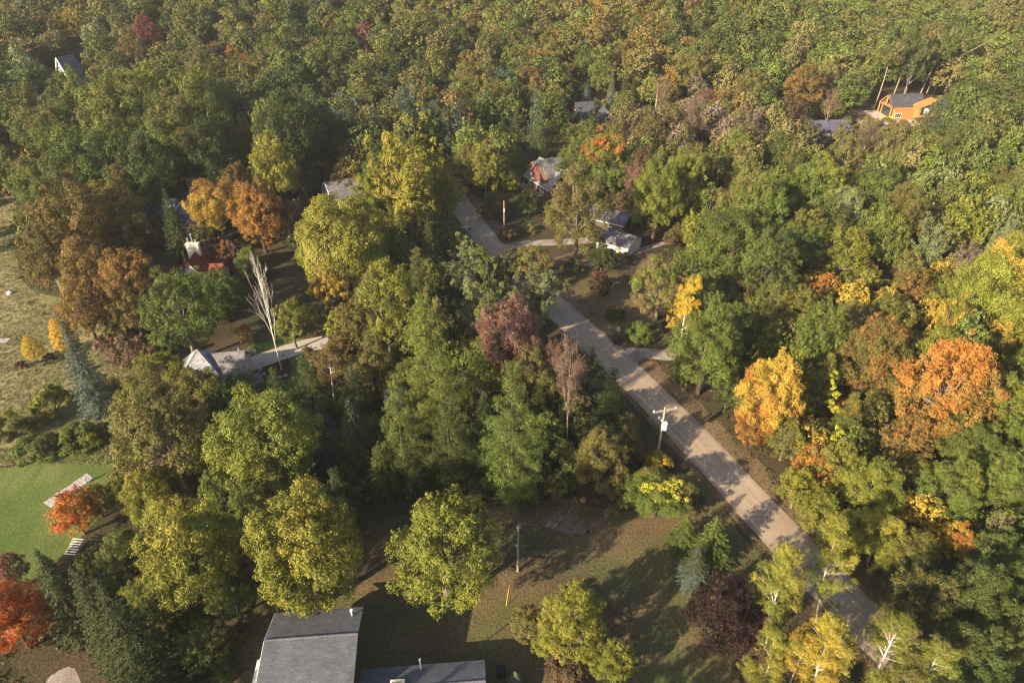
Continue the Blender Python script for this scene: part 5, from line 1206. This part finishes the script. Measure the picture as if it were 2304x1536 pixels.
b = MB(); b.tube([(-0.32, -0.1, 7.3), (-0.32, -0.1, 7.65)], 0.10, 8); b.build('cutout', 'grey_enamel', up_); b = MB(); b.tube([(-0.2, 0, 7.9), (-0.8, -0.1, 8.15)], 0.035, 6); b.tube([(-0.8, -0.1, 8.2), (-0.8, -0.1, 7.9)], 0.17, 10); b.build('meter_ring', 'steel', up_)
def wires(name, label, pts, sag=1.0, r=0.012):
    b = MB(); n = 18
    for p, q in zip(pts[:-1], pts[1:]): b.tube([Vector(p).lerp(Vector(q), k / n) - Vector((0, 0, sag * 4 * (k / n) * (1 - k / n))) for k in range(n + 1)], r, 4)
    o = b.build(name, 'wire_metal'); tag(o, label, 'wire'); return o
q2 = wpt(1134, 456, 8.5); b2 = Vector((q2.x, q2.y, terr(q2.x, q2.y))); p2 = pole('utility_pole', 'thin grey pole standing in the clearing below the red house', b2, 9.0, 0.13); b = MB(); b.box(-0.12, 0.12, -0.3, -0.1, 6.2, 7.0); b.build('service_box', 'grey_enamel', p2)
q3 = wpt(1166, 1184, 8.6); b3 = Vector((q3.x, q3.y, 0)); p3 = pole('utility_pole', 'weathered wooden pole on the shaded lawn right of the round maple', b3, 8.8, 0.15); b = MB(); b.box(-0.25, 0.25, -0.06, 0.06, 8.4, 8.55); b.build('bracket', 'steel', p3); b = MB(); b.tube([(-0.22, -0.1, 5.0), (-0.22, -0.1, 5.35)], 0.09, 8); b.build('insulator', 'grey_enamel', p3)
q4 = wpt(1481, 192, 11); b4 = Vector((q4.x, q4.y, terr(q4.x, q4.y))); pole('utility_pole', 'tall grey pole beside the reddish leafless crown in the far woods', b4, 11.4, 0.2)
d_ = Vector((rc[20][0] - rc[60][0], rc[20][1] - rc[60][1], 0)).normalized(); sd_ = Vector((math.cos(R_(14)), math.sin(R_(14)), 0))
back = base - d_ * -48 ; fore = base - d_ * 46
for s_, w_ in ((-1.75, 'nearer the lawn'), (1.75, 'nearer the far verge')):
    wires('power_line', 'thin overhead power wire over the gravel road, the one ' + w_, [back + sd_ * s_ + Vector((0, 0, 9.6)), base + sd_ * s_ + Vector((0, 0, 9.58)), fore + sd_ * s_ + Vector((0, 0, 9.6))], 0.9)
wires('guy_wire', 'taut guy wire slanting left from the lawn pole', [b3 + Vector((0, 0, 8.3)), b3 + Vector((-7.5, -2.5, 0.0))], 0.0, 0.03)
y0_, y1_ = wpt(1147, 1314, 2.2), wpt(1139, 1362, 0.1); b = MB(); b.tube([y0_, (y0_ + y1_) / 2 + Vector((-0.05, 0, 0)), y1_], 0.028, 6); tag(b.build('guy_marker', 'yellow_paint'), 'thin yellow guy marker rod leaning on the brown lawn', 'marker rod')

# ------------------------------------------------------------ small things
p = wpt(1385, 772); e = empty('wheeled_bin', (p.x, p.y, 0), R_(-20)); tag(e, 'black wheeled bin at the driveway mouth beside the gravel road', 'bin')
b = MB(); b.hexa([(-0.28, -0.32, 0.1), (0.28, -0.32, 0.1), (0.28, 0.3, 0.1), (-0.28, 0.3, 0.1), (-0.38, -0.42, 1.25), (0.38, -0.42, 1.25), (0.38, 0.4, 1.25), (-0.38, 0.4, 1.25)]); b.build('body', 'black_plastic', e)
b = MB(); b.hexa([(-0.42, -0.48, 1.26), (0.42, -0.48, 1.26), (0.42, 0.44, 1.3), (-0.42, 0.44, 1.3), (-0.38, -0.44, 1.34), (0.38, -0.44, 1.34), (0.38, 0.42, 1.42), (-0.38, 0.42, 1.42)]); b.build('lid', 'black_plastic', e)
for x_ in (-0.33, 0.33): b = MB(); b.tube([(x_ - 0.05, 0.3, 0.15), (x_ + 0.05, 0.3, 0.15)], 0.15, 12); b.build('wheel', 'black_plastic', e)
e.scale = (1.35, 1.35, 1.25)
def boulder(name, label, u, v, s, mat='boulder_stone', group=None, sz=0.7, seed=0):
    g_ = random.Random(seed + int(u)); p = wpt(u, v); b = MB(); rows, cols = 7, 10; off = [[g_.uniform(0.8, 1.12) for _ in range(cols)] for _ in range(rows + 1)]; P = []
    for i in range(rows + 1):
        a = math.pi * i / rows; P.append([Vector((math.sin(a) * math.cos(6.283 * k / cols) * s * off[i][k], math.sin(a) * math.sin(6.283 * k / cols) * s * 0.8 * off[i][k], math.cos(a) * s * sz * (off[i][k] if 0 < i < rows else 1) + s * sz * 0.45)) for k in range(cols)])
    for i in range(rows):
        for k in range(cols): b.face([P[i][k], P[i + 1][k], P[i + 1][(k + 1) % cols], P[i][(k + 1) % cols]])
    o = b.build(name, mat, None, False, True); o.location = p; tag(o, label, 'rock', group); return o
boulder('boulder', 'larger tan boulder on the grass edge above the paved driveway', 558, 798, 0.95, group='boulders by the paved driveway'); boulder('boulder', 'tan boulder on the grass nearest the slate roof, by the paved driveway', 541, 804, 0.75, group='boulders by the paved driveway'); boulder('boulder', 'small tan boulder highest up the grass by the paved driveway', 572, 792, 0.6, group='boulders by the paved driveway')
boulder('boulder', 'upright grey pink standing stone on the grass above the black bin', 1392, 745, 0.5, 'boulder_stone', sz=1.4); boulder('boulder', 'lone white stone shining on the meadow edge', 22, 661, 0.7, 'white_paint', sz=0.6)
ring = [(592, 818, 'orange stone at the head'), (586, 832, 'grey stone on the left'), (594, 842, 'pale stone on the lower left'), (604, 849, 'white stone in front of the birch foot'), (617, 850, 'flat stone at the front'), (631, 849, 'round stone at the lower right'), (643, 846, 'outer stone at the right'), (636, 800, 'pale stone at the top right')]
for u, v, w_ in ring: boulder('bed_stone', w_ + ' of the flower bed', u, v, 0.42, 'boulder_stone' if 'orange' in w_ else 'slab_stone', 'stones ringing the flower bed')
p = wpt(1312, 1126); b = MB(); b.tube([(0, 0, -0.1), (0, 0, 0.45)], [0.42, 0.33], 12); o = b.build('tree_stump', 'stump_wood'); o.location = p; tag(o, 'low orange brown tree stump under the trees at the lawn edge', 'stump')
p = wpt(1262, 622); e = empty('road_sign', (p.x, p.y, 0), R_(25)); tag(e, 'yellow diamond warning sign seen from behind the poplars beside the gravel road', 'road sign'); b = MB(); b.tube([(0, 0, -0.2), (0, 0, 2.6)], 0.05, 6); b.build('post', 'steel', e)
b = MB(); s_ = 0.68; b.hexa([(-s_, -0.06, 2.3), (0, -0.06, 2.3 - s_), (0, -0.10, 2.3 - s_), (-s_, -0.10, 2.3), (0, -0.06, 2.3 + s_), (s_, -0.06, 2.3), (s_, -0.10, 2.3), (0, -0.10, 2.3 + s_)]); b.build('panel', 'yellow_paint', e)
p = wpt(1021, 514); e = empty('street_name_sign', (p.x, p.y, 0), R_(-10)); tag(e, 'pale blue sign on a post beside the road under the poplars', 'sign'); b = MB(); b.tube([(0, 0, -0.2), (0, 0, 2.4)], 0.08, 6); b.build('post', 'blue_paint', e); b = MB(); b.box(-0.9, 0.9, -0.05, 0.05, 1.55, 2.0); b.build('panel', 'blue_paint', e)
p = wpt(1057, 525); e = empty('mailbox', (p.x, p.y, 0), R_(60)); tag(e, 'small dark mailbox at the road edge beyond the poplars', 'mailbox'); b = MB(); b.box(-0.06, 0.06, -0.06, 0.06, -0.2, 1.1); b.build('post', 'pole_wood', e); b = MB(); b.box(-0.2, 0.2, -0.4, 0.4, 1.1, 1.35); b.tube([(0, -0.4, 1.35), (0, 0.4, 1.35)], 0.2, 12); b.build('box', 'black_plastic', e)
# stone steps across the lawn
a_, b_ = wpt(106, 1136), wpt(205, 1070); e = empty('stone_steps', ((a_ + b_) / 2)[:], math.atan2(b_.y - a_.y, b_.x - a_.x)); tag(e, 'flight of weathered grey stone steps across the mown lawn', 'steps'); Ls = (b_ - a_).length
gs = random.Random(4)
for k in range(12): x_ = -Ls / 2 + Ls * k / 12; b = MB(); j = gs.uniform(-0.12, 0.12); b.box(x_ + 0.04, x_ + Ls / 12 - 0.03, -0.95 + j, 0.95 + j, -0.05, 0.06 + 0.03 * gs.random()); b.build('step', 'slab_stone', e)
for x_ in (-Ls * 0.2, Ls * 0.32): railing(e, [(x_, -0.85, 0), (x_ + 0.9, -0.85, 0)], 0.9, 'steel', 1.0, 'handrail')
# white plank steps in the shade below the orange maple
a_ = wpt(168, 1236); e = empty('plank_steps', a_[:], R_(-6)); e.scale = (0.62, 0.62, 0.62); tag(e, 'white plank steps showing beneath the orange and red maple', 'steps')
for k in range(7): b = MB(); z_ = 0.35 + 0.22 * k; b.box(-1.2 + 0.05 * k, 1.3 + 0.05 * k, -1.6 + 0.5 * k, -1.35 + 0.5 * k, z_, z_ + 0.06); b.build('plank', 'white_paint', e)
b = MB(); b.box(-1.15, -1.05, -1.6, 1.9, -0.1, 0.3); b.box(1.2, 1.3, -1.6, 1.9, -0.1, 0.3); b.build('stringer', 'weathered_wood', e)
p = wpt(2, 766); b = MB(); b.box(-2.2, 1.6, -0.7, 0.7, -0.05, 0.10); o = b.build('concrete_slab', 'slab_stone'); o.location = p; tag(o, 'pale concrete slab lying in the meadow at the picture edge', 'slab')
p = wpt(1128, 1518); e = empty('wheeled_bin', (p.x, p.y, 0), R_(8)); tag(e, 'dark bin beside the grey roofed wing', 'bin'); b = MB(); b.hexa([(-0.4, -0.4, 0), (0.4, -0.4, 0), (0.4, 0.4, 0), (-0.4, 0.4, 0), (-0.5, -0.5, 1.1), (0.5, -0.5, 1.1), (0.5, 0.5, 1.1), (-0.5, 0.5, 1.1)]); b.build('body', 'black_plastic', e); b = MB(); b.box(-0.53, 0.53, -0.53, 0.53, 1.1, 1.2); b.build('lid', 'black_plastic', e)

# tall pale trunks lit by the sun behind the timber house
for u, v, lean, lab in ((1976, 235, 0.05, 'thick pale trunk tree at the left corner of the orange timber house'), (2020, 205, 0.10, 'pale trunked tree behind the timber house, second from its left corner'), (2048, 200, 0.06, 'pale trunked tree behind the ridge of the orange timber house'), (2075, 215, 0.28, 'pale leaning trunk tree at the right end of the black roof'), (2096, 200, 0.04, 'straight pale trunked tree right of the black roof'), (2117, 190, 0.3, 'leaning pale trunk tree furthest right behind the timber house'), (2135, 200, 0.15, 'thin pale trunked tree at the right edge of the dark trunk gap')):
    p = wpt(u, v + 18); e = empty('forest_tree', (p.x, p.y + 4, terr(p.x, p.y + 4))); tag(e, lab, 'tree', 'tall pale trunked trees behind the timber house'); gg = np.random.default_rng(int(u)); w = Wood(); H_ = 21
    tr = curve((0, 0, -0.3), (lean * H_ * 0.6, 0.5, H_), gg, 0.03, 9); w.limb(tr, np.linspace(0.26, 0.09, 9), 8)
    for k in range(6): w.limb(curve(tr[5 + k % 3], tr[8] + gg.normal(size=3) * np.array([3, 3, 1.5]), gg, 0.1, 4), np.linspace(0.16, 0.04, 4), 5)
    o = link(bpy.data.objects.new('trunk', w.mesh('trunk')), e); o.color = (*(0.33, 0.27, 0.21), 1)
    cr, _t = template('b', 'B', int(u)); o = link(bpy.data.objects.new('crown', cr), e); o.scale = (4.6, 4.6, 4.0); o.location = (lean * H_ * 0.62, 0.8, H_ - 8.5); c_ = PAL['M' if int(u) % 2 else 'O'][0]; o.color = (*c_, 1); o['second_colour'] = [float(x) for x in PAL['g'][0]]; o['second_amount'] = 0.3
# yellow vines hanging in two pines and the bush beside the pole
def vine(tree_label, pts, rad, n, seed, cname='vine'):
    g5 = random.Random(seed); pts = [tuple(a_ + (b_ - a_) * k / 4 + g5.uniform(-0.13, 0.13) for a_, b_ in zip(p, q)) for p, q in zip(pts[:-1], pts[1:]) for k in range(4)]; rad *= 0.75
    tr = [o for o in bpy.data.objects if o.parent is None and o.get('label') == tree_label]
    if not tr: return
    gg = np.random.default_rng(seed); C = np.array(pts, float); V, tone, leaf = clump_leaves(C, np.full(len(C), rad), n, 0.06, gg, np.array([0, 0, C[:, 2].mean() - 0.3]), shell=0.2)
    o = link(bpy.data.objects.new(cname, quad_mesh(cname, V, ['foliage'], {'tone': tone, 'leaf': leaf})), tr[0]); o.color = (0.36, 0.34, 0.035, 1); o['second_colour'] = [0.30, 0.34, 0.03]; o['second_amount'] = 0.4; o['label'] = 'bright yellow climbing vine'
    tr[0].rotation_euler = (0, 0, 0)
vine('olive bush tree topped with bright yellow vine beside the transformer pole', [(-0.5 + 0.12 * k, -0.45 + 0.03 * k, 2.25 + 0.1 * math.sin(k)) for k in range(9)] + [(0.2, -0.3, 2.4), (0.4, -0.6, 2.0), (0.7, -0.5, 1.8), (-0.3, -0.75, 1.9)], 0.16, 1500, 3)
for t in hand:
    if (round(t['w']), t['kind']) == (90, 'p') and t['c1'] == 'M': vine(t['label'], [(0.1, -0.5, 2.7), (0.05, -0.6, 2.3), (0.25, -0.75, 2.0), (0.3, -0.85, 1.7), (0.1, -0.9, 1.45), (0.35, -0.95, 1.2), (0.5, -0.8, 0.95), (0.45, -0.9, 0.8)], 0.17, 1800, 5)
    if (round(t['w']), t['kind']) == (95, 'p') and t['c1'] == 'M' and t['u'] > 1800: vine(t['label'], [(-0.5, -0.5, 2.0), (-0.6, -0.6, 1.6), (-0.75, -0.6, 1.3), (-0.6, -0.75, 1.0), (-0.4, -0.8, 0.7)], 0.18, 1500, 8)

# ------------------------------------------------------------ air
m = bpy.data.materials.new('haze'); m.use_nodes = True; nt = m.node_tree; nt.nodes.clear(); o_ = nt.nodes.new('ShaderNodeOutputMaterial'); pv = nt.nodes.new('ShaderNodeVolumePrincipled')
pv.inputs['Color'].default_value = (0.93, 0.95, 1.0, 1); pv.inputs['Density'].default_value = 0.00010; pv.inputs['Anisotropy'].default_value = 0.0; nt.links.new(pv.outputs[0], o_.inputs['Volume']); MATS['haze'] = m
if HAZE:
    b = MB(); b.box(-4050, 4050, -1550, 6050, -4, 96); o = b.build('haze', 'haze'); tag(o, kind='stuff')
